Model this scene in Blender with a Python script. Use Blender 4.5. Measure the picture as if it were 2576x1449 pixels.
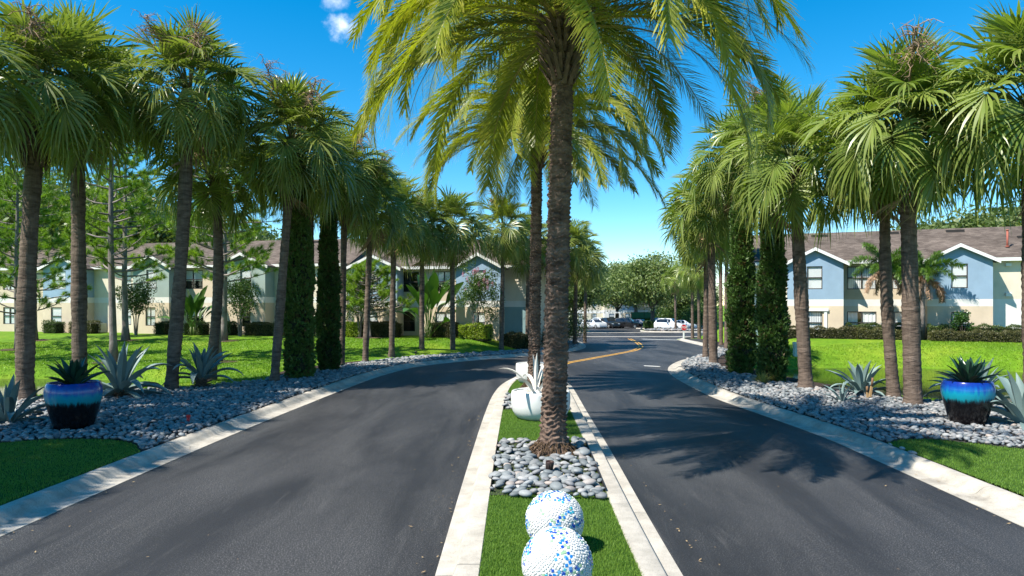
import bpy, bmesh, math, random
import numpy as np
from mathutils import Vector, Matrix
R = math.radians
for o in list(bpy.data.objects): bpy.data.objects.remove(o)
scene = bpy.context.scene
COL = scene.collection
# ------------------------------------------------------------------ camera
CAM_H, FPX, CX, HY = 2.8, 1717.0, 1288.0, 765.0      # eye height; focal length, centre and horizon in 2576 px picture units
cd = bpy.data.cameras.new('camera'); cam = bpy.data.objects.new('camera', cd); COL.objects.link(cam)
cam.location = (0, 0, CAM_H); cam.rotation_euler = (R(90), 0, 0)
cd.sensor_width = 36; cd.lens = 36 * FPX / 2576; cd.shift_y = (HY - 724.5) / 2576
cd.clip_start = 0.1; cd.clip_end = 3000
scene.camera = cam
# ------------------------------------------------------------------ light
LIGHT = Vector((0.62, 0.38, -1.0)).normalized()        # direction sunlight travels
SUN_EL = math.asin(-LIGHT.z); SUN_AZ = math.atan2(-LIGHT.x, -LIGHT.y)
sd = bpy.data.lights.new('sun', 'SUN'); sd.energy = 5.0; sd.angle = R(0.53); sd.color = (1.0, 0.94, 0.83)
sun = bpy.data.objects.new('sun', sd); COL.objects.link(sun)
sun.rotation_euler = LIGHT.to_track_quat('-Z', 'Y').to_euler(); sun.location = (-20, -8, 40)
world = bpy.data.worlds.new('World'); scene.world = world; world.use_nodes = True
def build_world():
    nt = world.node_tree; nt.nodes.clear(); N = nt.nodes.new; L = nt.links.new
    out = N('ShaderNodeOutputWorld'); bg = N('ShaderNodeBackground'); bg.inputs['Strength'].default_value = 0.100
    sky = N('ShaderNodeTexSky'); sky.sky_type = 'NISHITA'; sky.sun_disc = False
    sky.sun_elevation = SUN_EL; sky.sun_rotation = SUN_AZ
    sky.air_density = 0.9; sky.dust_density = 0.0; sky.ozone_density = 2.6; sky.altitude = 10
    hs = N('ShaderNodeHueSaturation'); hs.inputs['Hue'].default_value = 0.490; hs.inputs['Saturation'].default_value = 1.46; hs.inputs['Value'].default_value = 1.1
    L(sky.outputs[0], hs.inputs['Color'])
    # a few small fair-weather clouds
    tc = N('ShaderNodeTexCoord')
    noi = N('ShaderNodeTexNoise'); noi.inputs['Scale'].default_value = 34; noi.inputs['Detail'].default_value = 7; noi.inputs['Roughness'].default_value = 0.62
    L(tc.outputs['Generated'], noi.inputs['Vector'])
    total = None
    def pix(px, py): return Vector(((px - CX) / FPX, 1, (HY - py) / FPX)).normalized()
    dirs = [(pix(868, 66), .025, .85), (pix(842, 4), .019, .55), (pix(985, 78), .014, .4),
            (Vector((-.8, -.5, .5)).normalized(), .05, .9), (Vector((.7, -.6, .45)).normalized(), .06, .9), (Vector((-.9, .25, .35)).normalized(), .045, .8), (Vector((.95, .3, .5)).normalized(), .05, .8)]
    for c, r, a in dirs:
        sb = N('ShaderNodeVectorMath'); sb.operation = 'SUBTRACT'; L(tc.outputs['Generated'], sb.inputs[0]); sb.inputs[1].default_value = c
        sc = N('ShaderNodeVectorMath'); sc.operation = 'MULTIPLY'; L(sb.outputs[0], sc.inputs[0]); sc.inputs[1].default_value = (1 / r, 1 / r, 1.45 / r)
        ln = N('ShaderNodeVectorMath'); ln.operation = 'LENGTH'; L(sc.outputs[0], ln.inputs[0])
        ad = N('ShaderNodeMath'); ad.operation = 'MULTIPLY_ADD'; L(noi.outputs['Fac'], ad.inputs[0]); ad.inputs[1].default_value = -2.6; L(ln.outputs['Value'], ad.inputs[2])
        mr = N('ShaderNodeMapRange'); mr.interpolation_type = 'SMOOTHSTEP'; L(ad.outputs[0], mr.inputs['Value'])
        mr.inputs['From Min'].default_value = -0.1; mr.inputs['From Max'].default_value = -1.75; mr.inputs['To Min'].default_value = 0; mr.inputs['To Max'].default_value = a
        if total is None: total = mr.outputs[0]
        else:
            mx = N('ShaderNodeMath'); mx.operation = 'MAXIMUM'; L(total, mx.inputs[0]); L(mr.outputs[0], mx.inputs[1]); total = mx.outputs[0]
    mix = N('ShaderNodeMix'); mix.data_type = 'RGBA'; L(total, mix.inputs[0]); L(hs.outputs[0], mix.inputs[6]); mix.inputs[7].default_value = (9.4, 9.6, 10, 1)
    L(mix.outputs[2], bg.inputs['Color']); L(bg.outputs[0], out.inputs['Surface'])
build_world()
scene.view_settings.view_transform = 'Standard'; scene.view_settings.look = 'None'
scene.view_settings.gamma = 1; scene.view_settings.use_curve_mapping = False
scene.view_settings.exposure = 1.02
scene.render.engine = 'CYCLES'

# ------------------------------------------------------------------ helpers
rng = random.Random(7); nr = np.random.default_rng(11)
def sm(a, b, x):
    t = min(1, max(0, (x - a) / (b - a))); return t * t * (3 - 2 * t)
def lerp(a, b, t): return a + (b - a) * t
def PX(px, py, z=0.0):
    Y = (CAM_H - z) * FPX / (py - HY); return ((px - CX) / FPX * Y, Y, z)
def AT(px, Y): return (px - CX) / FPX * Y
def ZAT(py, Y): return CAM_H + (HY - py) / FPX * Y
def tags(o, label=None, cat=None, group=None, kind=None):
    if label: o['label'] = label
    if cat: o['category'] = cat
    if group: o['group'] = group
    if kind: o['kind'] = kind
    return o
def O(name, data=None, parent=None, loc=(0, 0, 0), rot=(0, 0, 0), scale=None, **t):
    o = bpy.data.objects.new(name, data); COL.objects.link(o)
    o.location = loc; o.rotation_euler = rot
    if scale is not None: o.scale = scale if hasattr(scale, '__len__') else (scale,) * 3
    if parent: o.parent = parent
    return tags(o, **t)
class MB:
    def __init__(s): s.v = []; s.f = []; s.m = []; s.sm = []
    def add(s, vs, fs, mi=0, smooth=False):
        b = len(s.v); s.v.extend(vs); s.f.extend([[i + b for i in f] for f in fs]); s.m.extend([mi] * len(fs)); s.sm.extend([smooth] * len(fs))
    def box(s, x0, x1, y0, y1, z0, z1, mi=0):
        s.add([(x0,y0,z0),(x1,y0,z0),(x1,y1,z0),(x0,y1,z0),(x0,y0,z1),(x1,y0,z1),(x1,y1,z1),(x0,y1,z1)],
              [(0,3,2,1),(4,5,6,7),(0,1,5,4),(1,2,6,5),(2,3,7,6),(3,0,4,7)], mi)
    def tube(s, pts, rad, n=8, mi=0, cap=True, smooth=True):
        pts = [Vector(p) for p in pts]; k = len(pts)
        if not hasattr(rad, '__len__'): rad = [rad] * k
        vs = []
        ref = Vector((0.0, 0.0, 1.0)); d0 = (pts[-1] - pts[0])
        if abs(d0.normalized().z) > .9: ref = Vector((1.0, 0.0, 0.0))
        for i in range(k):
            d = (pts[min(i + 1, k - 1)] - pts[max(i - 1, 0)]).normalized()
            a = d.cross(ref).normalized(); b = a.cross(d)
            for j in range(n):
                t = 2 * math.pi * j / n; vs.append(tuple(pts[i] + (a * math.cos(t) + b * math.sin(t)) * rad[i]))
        fs = [(i*n+j, i*n+(j+1)%n, (i+1)*n+(j+1)%n, (i+1)*n+j) for i in range(k-1) for j in range(n)]
        s.add(vs, fs, mi, smooth)
        if cap:
            b = len(s.v) - k * n
            s.f.append([b + j for j in range(n)][::-1]); s.m.append(mi); s.sm.append(False)
            s.f.append([b + (k-1)*n + j for j in range(n)]); s.m.append(mi); s.sm.append(False)
    def lathe(s, prof, n=32, mi=0, c=(0, 0)):
        vs = []; k = len(prof)
        for r, z in prof:
            for j in range(n):
                t = 2*math.pi*j/n; vs.append((c[0] + r*math.cos(t), c[1] + r*math.sin(t), z))
        s.add(vs, [(i*n+j, i*n+(j+1)%n, (i+1)*n+(j+1)%n, (i+1)*n+j) for i in range(k-1) for j in range(n)], mi, True)
    def mesh(s, name, *mats):
        me = bpy.data.meshes.new(name); me.from_pydata(s.v, [], s.f); me.update()
        for m in mats: me.materials.append(m)
        if s.f:
            me.polygons.foreach_set('material_index', s.m); me.polygons.foreach_set('use_smooth', s.sm)
        return me
def npmesh(name, V, F, mat, smooth=False, tint=None):
    """V (n,3), F (m,k) arrays"""
    V = np.asarray(V, np.float32); F = np.asarray(F, np.int32); me = bpy.data.meshes.new(name)
    me.vertices.add(len(V)); me.vertices.foreach_set('co', V.ravel())
    m, k = F.shape; me.loops.add(m * k); me.loops.foreach_set('vertex_index', F.ravel())
    me.polygons.add(m); me.polygons.foreach_set('loop_start', np.arange(0, m * k, k, dtype=np.int32))
    me.polygons.foreach_set('loop_total', np.full(m, k, np.int32))
    if smooth: me.polygons.foreach_set('use_smooth', np.ones(m, bool))
    me.update(calc_edges=True); me.validate()
    if mat: me.materials.append(mat)
    if tint is not None:
        a = me.attributes.new('tint', 'FLOAT', 'POINT'); a.data.foreach_set('value', np.asarray(tint, np.float32))
    return me
def smooth_path(pts, step):
    """Catmull-Rom through 2D points, resampled"""
    P = [np.array(p, float) for p in pts]; P = [2*P[0]-P[1]] + P + [2*P[-1]-P[-2]]; out = []
    for i in range(1, len(P) - 2):
        p0, p1, p2, p3 = P[i-1:i+3]; n = max(2, int(np.linalg.norm(p2-p1) / step))
        for t in np.arange(n) / n:
            out.append(.5*((2*p1) + (-p0+p2)*t + (2*p0-5*p1+4*p2-p3)*t*t + (-p0+3*p1-3*p2+p3)*t**3))
    out.append(P[-2]); out = np.array(out)
    d = np.r_[0, np.cumsum(np.linalg.norm(np.diff(out, axis=0), axis=1))]; s = np.arange(0, d[-1], step)
    return np.c_[np.interp(s, d, out[:, 0]), np.interp(s, d, out[:, 1])]
def normals2(P):
    T = np.gradient(P, axis=0); T /= np.linalg.norm(T, axis=1)[:, None]; return np.c_[T[:, 1], -T[:, 0]]   # to the right of travel

# ------------------------------------------------------------------ materials
def nodes(name):
    m = bpy.data.materials.new(name); m.use_nodes = True; nt = m.node_tree; nt.nodes.clear()
    out = nt.nodes.new('ShaderNodeOutputMaterial'); b = nt.nodes.new('ShaderNodeBsdfPrincipled'); nt.links.new(b.outputs[0], out.inputs['Surface'])
    return m, nt, b, out
def c4(c): return (c[0], c[1], c[2], 1)
def coords(nt, kind='Object', scale=(1, 1, 1)):
    tc = nt.nodes.new('ShaderNodeTexCoord'); mp = nt.nodes.new('ShaderNodeMapping'); mp.inputs['Scale'].default_value = scale
    nt.links.new(tc.outputs[kind], mp.inputs['Vector']); return mp.outputs[0]
def noise(nt, vec, scale, detail=4, rough=.55, dist=0):
    n = nt.nodes.new('ShaderNodeTexNoise'); n.inputs['Scale'].default_value = scale; n.inputs['Detail'].default_value = detail
    n.inputs['Roughness'].default_value = rough; n.inputs['Distortion'].default_value = dist
    if vec is not None: nt.links.new(vec, n.inputs['Vector'])
    return n.outputs['Fac']
def ramp(nt, fac, stops):
    r = nt.nodes.new('ShaderNodeValToRGB'); nt.links.new(fac, r.inputs['Fac']); e = r.color_ramp.elements
    e[0].position, e[0].color = stops[0][0], c4(stops[0][1]); e[1].position, e[1].color = stops[-1][0], c4(stops[-1][1])
    for p, c in stops[1:-1]:
        x = e.new(p); x.color = c4(c)
    return r.outputs['Color']
def mixc(nt, fac, a, b, mode='MIX'):
    m = nt.nodes.new('ShaderNodeMix'); m.data_type = 'RGBA'; m.blend_type = mode
    for i, v in ((0, fac), (6, a), (7, b)):
        if isinstance(v, (int, float)): m.inputs[i].default_value = v
        elif isinstance(v, tuple): m.inputs[i].default_value = c4(v)
        else: nt.links.new(v, m.inputs[i])
    return m.outputs[2]
def math1(nt, op, a, b=None, c=None):
    m = nt.nodes.new('ShaderNodeMath'); m.operation = op
    for i, v in enumerate((a, b, c)):
        if v is None: continue
        if isinstance(v, (int, float)): m.inputs[i].default_value = v
        else: nt.links.new(v, m.inputs[i])
    return m.outputs[0]
def bump(nt, b, h, strength=.4, dist=.02):
    n = nt.nodes.new('ShaderNodeBump'); n.inputs['Strength'].default_value = strength; n.inputs['Distance'].default_value = dist
    nt.links.new(h, n.inputs['Height']); nt.links.new(n.outputs[0], b.inputs['Normal'])
def plain(name, col, rough=.6, var=.12, scale=3.0, bmp=0, bscale=40, spec=.4, metal=0, coat=0, kind='Object', vec=(1, 1, 1)):
    m, nt, b, _ = nodes(name); v = coords(nt, kind, vec)
    n = noise(nt, v, scale, 5); lo = tuple(x * (1 - var) for x in col); hi = tuple(min(1, x * (1 + var)) for x in col)
    nt.links.new(ramp(nt, n, [(.3, lo), (.7, hi)]), b.inputs['Base Color'])
    b.inputs['Roughness'].default_value = rough; b.inputs['Specular IOR Level'].default_value = spec; b.inputs['Metallic'].default_value = metal
    b.inputs['Coat Weight'].default_value = coat
    if bmp: bump(nt, b, noise(nt, v, bscale, 5), bmp, .02)
    return m
def leafmat(name, ca, cb, rough=.42, trans=.35, tip=None, spec=.45, scale=2.0, tcol=None, objw=.5):
    """foliage: colour varies by object, by leaf and by noise; some light passes through"""
    m, nt, b, out = nodes(name)
    oi = nt.nodes.new('ShaderNodeObjectInfo'); ge = nt.nodes.new('ShaderNodeNewGeometry')
    n = noise(nt, coords(nt, 'Object'), scale, 3)
    f = math1(nt, 'MULTIPLY', oi.outputs['Random'], objw)
    f = math1(nt, 'MULTIPLY_ADD', ge.outputs['Random Per Island'], .35, f)
    f = math1(nt, 'MULTIPLY_ADD', n, .5, f); f = math1(nt, 'SUBTRACT', f, .12)
    col = ramp(nt, f, [(.1, ca), (.9, cb)])
    if tip:
        at = nt.nodes.new('ShaderNodeAttribute'); at.attribute_name = 'tint'
        col = mixc(nt, at.outputs['Fac'], col, tip)
    nt.links.new(col, b.inputs['Base Color']); b.inputs['Roughness'].default_value = rough; b.inputs['Specular IOR Level'].default_value = spec
    tr = nt.nodes.new('ShaderNodeBsdfTranslucent'); tm = mixc(nt, 1.0, col, tcol or (1.0, 1.15, .45), 'MULTIPLY'); nt.links.new(tm, tr.inputs['Color'])
    mx = nt.nodes.new('ShaderNodeMixShader'); mx.inputs[0].default_value = trans
    nt.links.new(b.outputs[0], mx.inputs[1]); nt.links.new(tr.outputs[0], mx.inputs[2]); nt.links.new(mx.outputs[0], out.inputs['Surface'])
    return m
MT = {}
def m_asphalt():
    m, nt, b, _ = nodes('asphalt'); v = coords(nt, 'Object')
    big = noise(nt, coords(nt, 'Object', (.9, .16, 1)), .8, 5, .6, .6)         # dusty wheel tracks that run along the lanes
    fine = noise(nt, v, 60, 3, .75); patch = noise(nt, v, .35, 4)
    base = ramp(nt, patch, [(.3, (.0125, .0128, .0148)), (.7, (.021, .0215, .0245))])
    sp = math1(nt, 'MULTIPLY', ramp(nt, fine, [(.53, (0, 0, 0)), (.66, (1, 1, 1))]), ramp(nt, big, [(.38, (.10,)*3), (.60, (1.0,)*3)]))
    trk = ramp(nt, big, [(.40, (0,)*3), (.68, (.28,)*3)]); base = mixc(nt, trk, base, (.055, .055, .057))
    dirt = ramp(nt, noise(nt, coords(nt, 'Object', (3.0, .35, 1)), 2.2, 5, .7, .3), [(.56, (0,)*3), (.78, (.35,)*3)]); base = mixc(nt, dirt, base, (.090, .088, .086))
    col = mixc(nt, sp, base, (.215, .21, .205))
    nt.links.new(col, b.inputs['Base Color']); b.inputs['Roughness'].default_value = .62; b.inputs['Specular IOR Level'].default_value = .38
    bump(nt, b, fine, .35, .01); return m
def m_concrete(name, lo, hi):
    m, nt, b, _ = nodes(name); v = coords(nt, 'Object')
    st = noise(nt, v, 2.2, 6, .65); fn = noise(nt, v, 70, 3, .6); oi = nt.nodes.new('ShaderNodeObjectInfo')
    col = ramp(nt, st, [(.28, lo), (.62, hi)])
    col = mixc(nt, math1(nt, 'MULTIPLY', oi.outputs['Random'], .14), col, (.30, .28, .25))
    col = mixc(nt, ramp(nt, fn, [(.32, (.5,)*3), (.46, (0,)*3)]), col, tuple(x*.6 for x in lo))
    nt.links.new(col, b.inputs['Base Color']); b.inputs['Roughness'].default_value = .85; bump(nt, b, fn, .25, .006); return m
def m_stone(name='beach_pebble', k=1.0):
    m, nt, b, _ = nodes(name); v = coords(nt, 'Object')
    oi = nt.nodes.new('ShaderNodeObjectInfo'); ge = nt.nodes.new('ShaderNodeNewGeometry')
    f = math1(nt, 'FRACT', math1(nt, 'ADD', oi.outputs['Random'], math1(nt, 'MULTIPLY', ge.outputs['Random Per Island'], 7.3)))
    col = ramp(nt, f, [(p, tuple(x * k for x in c)) for p, c in [(0, (.10, .115, .125)), (.22, (.17, .19, .20)), (.42, (.25, .265, .275)), (.6, (.185, .19, .20)), (.74, (.36, .36, .36)), (.84, (.14, .15, .16)), (.93, (.35, .30, .27)), (1, (.22, .235, .25))]])
    n = noise(nt, v, 9, 4); col = mixc(nt, .5, col, ramp(nt, n, [(.3, (.35,)*3), (.7, (.62,)*3)]), 'OVERLAY')
    nt.links.new(col, b.inputs['Base Color']); b.inputs['Roughness'].default_value = .6; b.inputs['Specular IOR Level'].default_value = .3
    bump(nt, b, noise(nt, v, 60, 3), .12, .006); return m
def m_lawn():
    m, nt, b, _ = nodes('lawn_turf'); v = coords(nt, 'Object')
    a = noise(nt, v, .35, 5, .6); c = noise(nt, v, 5, 4, .7); d = noise(nt, v, 45, 3, .7)
    col = ramp(nt, a, [(.3, (.060, .135, .008)), (.5, (.11, .22, .010)), (.72, (.20, .28, .022))])
    col = mixc(nt, ramp(nt, noise(nt, v, 1.3, 5, .7), [(.60, (0,)*3), (.78, (.55,)*3)]), col, (.23, .215, .06))
    col = mixc(nt, .65, col, ramp(nt, c, [(.3, (.32,)*3), (.7, (.68,)*3)]), 'OVERLAY')
    col = mixc(nt, .55, col, ramp(nt, d, [(.25, (.2,)*3), (.75, (.8,)*3)]), 'OVERLAY')
    nt.links.new(col, b.inputs['Base Color']); b.inputs['Roughness'].default_value = .8; b.inputs['Specular IOR Level'].default_value = .15
    bump(nt, b, math1(nt, 'ADD', c, d), .8, .05); return m
def m_mulch(name, a, c):
    m, nt, b, _ = nodes(name); v = coords(nt, 'Object'); vo = nt.nodes.new('ShaderNodeTexVoronoi'); vo.inputs['Scale'].default_value = 26; nt.links.new(v, vo.inputs['Vector'])
    n = noise(nt, v, 8, 6, .7); col = mixc(nt, .5, ramp(nt, n, [(.3, a), (.7, c)]), vo.outputs['Color'], 'OVERLAY')
    hs = nt.nodes.new('ShaderNodeHueSaturation'); hs.inputs['Saturation'].default_value = .7; nt.links.new(col, hs.inputs['Color'])
    nt.links.new(hs.outputs[0], b.inputs['Base Color']); b.inputs['Roughness'].default_value = .95; b.inputs['Specular IOR Level'].default_value = .1
    bump(nt, b, vo.outputs['Distance'], 1.0, .05); return m
def m_water():
    m, nt, b, _ = nodes('pond_water'); v = coords(nt, 'Object', (1, 2.2, 1))
    b.inputs['Base Color'].default_value = (.035, .045, .012, 1); b.inputs['Roughness'].default_value = .06; b.inputs['IOR'].default_value = 1.33
    b.inputs['Specular IOR Level'].default_value = .6; bump(nt, b, noise(nt, v, 2.5, 4), .10, .03); return m
def m_stucco(name, col):
    m, nt, b, _ = nodes(name); v = coords(nt, 'Object'); n = noise(nt, v, .9, 6, .6); s = noise(nt, coords(nt, 'Object', (2.2, 2.2, .25)), 1.6, 4)
    f = mixc(nt, .16, n, s)
    rp = ramp(nt, f, [(.3, tuple(x*.86 for x in col)), (.7, tuple(min(1, x*1.07) for x in col))]); nt.links.new(rp, b.inputs['Base Color'])
    b.inputs['Roughness'].default_value = .9; b.inputs['Specular IOR Level'].default_value = .2; bump(nt, b, noise(nt, v, 30, 4), .3, .02); return m
def m_roof():
    m, nt, b, _ = nodes('asphalt_shingle'); v = coords(nt, 'Object')
    br = nt.nodes.new('ShaderNodeTexBrick'); br.inputs['Scale'].default_value = 1; br.inputs['Brick Width'].default_value = .32; br.inputs['Row Height'].default_value = .15
    br.inputs['Mortar Size'].default_value = .006; br.inputs['Bias'].default_value = -.2
    br.inputs['Color1'].default_value = (.092, .073, .061, 1); br.inputs['Color2'].default_value = (.158, .128, .108, 1); br.inputs['Mortar'].default_value = (.06, .05, .05, 1)
    tc = nt.nodes.new('ShaderNodeTexCoord'); sx = nt.nodes.new('ShaderNodeSeparateXYZ'); nt.links.new(tc.outputs['Object'], sx.inputs[0]); cx = nt.nodes.new('ShaderNodeCombineXYZ'); nt.links.new(math1(nt, 'MULTIPLY_ADD', sx.outputs['Y'], .3, sx.outputs['X']), cx.inputs[0]); nt.links.new(math1(nt, 'MULTIPLY', sx.outputs['Z'], 2.6), cx.inputs[1]); nt.links.new(cx.outputs[0], br.inputs['Vector'])
    st = noise(nt, coords(nt, 'Object', (1, 1, .5)), .7, 6, .65)
    col = mixc(nt, .55, br.outputs['Color'], ramp(nt, st, [(.3, (.2,)*3), (.7, (.75,)*3)]), 'OVERLAY')
    nt.links.new(col, b.inputs['Base Color']); b.inputs['Roughness'].default_value = .95; b.inputs['Specular IOR Level'].default_value = .1
    bump(nt, b, noise(nt, v, 25, 3), .4, .02); return m
def m_glass():
    m, nt, b, out = nodes('window_glass'); nt.nodes.remove(b); t = nt.nodes.new('ShaderNodeBsdfTransparent'); t.inputs[0].default_value = (.95, .97, .98, 1); g = nt.nodes.new('ShaderNodeBsdfGlossy'); g.inputs['Roughness'].default_value = .03
    f = nt.nodes.new('ShaderNodeLayerWeight'); mx = nt.nodes.new('ShaderNodeMixShader'); nt.links.new(math1(nt, 'MULTIPLY_ADD', math1(nt, 'POWER', f.outputs['Facing'], 3), .7, .06), mx.inputs[0]); nt.links.new(t.outputs[0], mx.inputs[1]); nt.links.new(g.outputs[0], mx.inputs[2]); nt.links.new(mx.outputs[0], out.inputs['Surface']); return m
def m_slats(name, vec, gap):
    m, nt, b, _ = nodes(name); w = nt.nodes.new('ShaderNodeTexWave'); w.bands_direction = 'Z' if vec == 'Z' else 'X'; w.wave_profile = 'SAW'; w.inputs['Scale'].default_value = 5.0 if vec == 'Z' else 2.6; nt.links.new(coords(nt, 'Object'), w.inputs['Vector'])
    nt.links.new(ramp(nt, w.outputs['Fac'], [(0, gap), (.22, gap), (.3, (.70, .70, .69)), (1, (.82, .82, .81))]), b.inputs['Base Color']); b.inputs['Roughness'].default_value = .7; return m
def m_carglass():
    m, nt, b, _ = nodes('car_glass'); b.inputs['Base Color'].default_value = (.015, .018, .022, 1); b.inputs['Roughness'].default_value = .06; b.inputs['Specular IOR Level'].default_value = .8; return m
def m_carpaint(name, col):
    m, nt, b, _ = nodes(name); b.inputs['Base Color'].default_value = c4(col); b.inputs['Roughness'].default_value = .3; b.inputs['Coat Weight'].default_value = .9; b.inputs['Coat Roughness'].default_value = .04; return m
def m_trunk(name, ca, cb, ring=18.0, bs=.8):
    m, nt, b, _ = nodes(name); v = coords(nt, 'Object', (3.2, 3.2, ring)); n = noise(nt, v, 1.1, 5, .6, .4); p = noise(nt, coords(nt, 'Object', (1, 1, .5)), 1.4, 4)
    fib = noise(nt, coords(nt, 'Object', (26, 26, 2)), 1, 3)
    col = ramp(nt, n, [(.3, ca), (.68, cb)])
    col = mixc(nt, .5, col, ramp(nt, p, [(.3, (.36,)*3), (.7, (.66,)*3)]), 'OVERLAY'); col = mixc(nt, .3, col, fib, 'OVERLAY')
    nt.links.new(col, b.inputs['Base Color']); b.inputs['Roughness'].default_value = .9; b.inputs['Specular IOR Level'].default_value = .15
    bump(nt, b, math1(nt, 'ADD', n, math1(nt, 'MULTIPLY', fib, .4)), bs, .04); return m
def m_pot():
    m, nt, b, _ = nodes('blue_drip_glaze'); tc = nt.nodes.new('ShaderNodeTexCoord'); sp = nt.nodes.new('ShaderNodeSeparateXYZ'); nt.links.new(tc.outputs['Object'], sp.inputs[0])
    dr = noise(nt, coords(nt, 'Object', (16, 16, .8)), 1, 3, .6); br = noise(nt, coords(nt, 'Object', (3, 3, .6)), 1, 3)
    h = math1(nt, 'ADD', sp.outputs['Z'], math1(nt, 'MULTIPLY', math1(nt, 'SUBTRACT', dr, .5), .22)); h = math1(nt, 'ADD', h, math1(nt, 'MULTIPLY', math1(nt, 'SUBTRACT', br, .5), .16))
    col = ramp(nt, h, [(0, (.006, .005, .006)), (.50, (.006, .006, .007)), (.545, (.008, .03, .04)), (.60, (.008, .22, .28)), (.70, (.006, .25, .36)), (.80, (.005, .10, .36)), (.90, (.006, .035, .26)), (1, (.006, .02, .20))])
    nt.links.new(col, b.inputs['Base Color']); b.inputs['Roughness'].default_value = .2; b.inputs['Specular IOR Level'].default_value = .4; b.inputs['Coat Weight'].default_value = .15; b.inputs['Coat Roughness'].default_value = .08; return m
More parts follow.
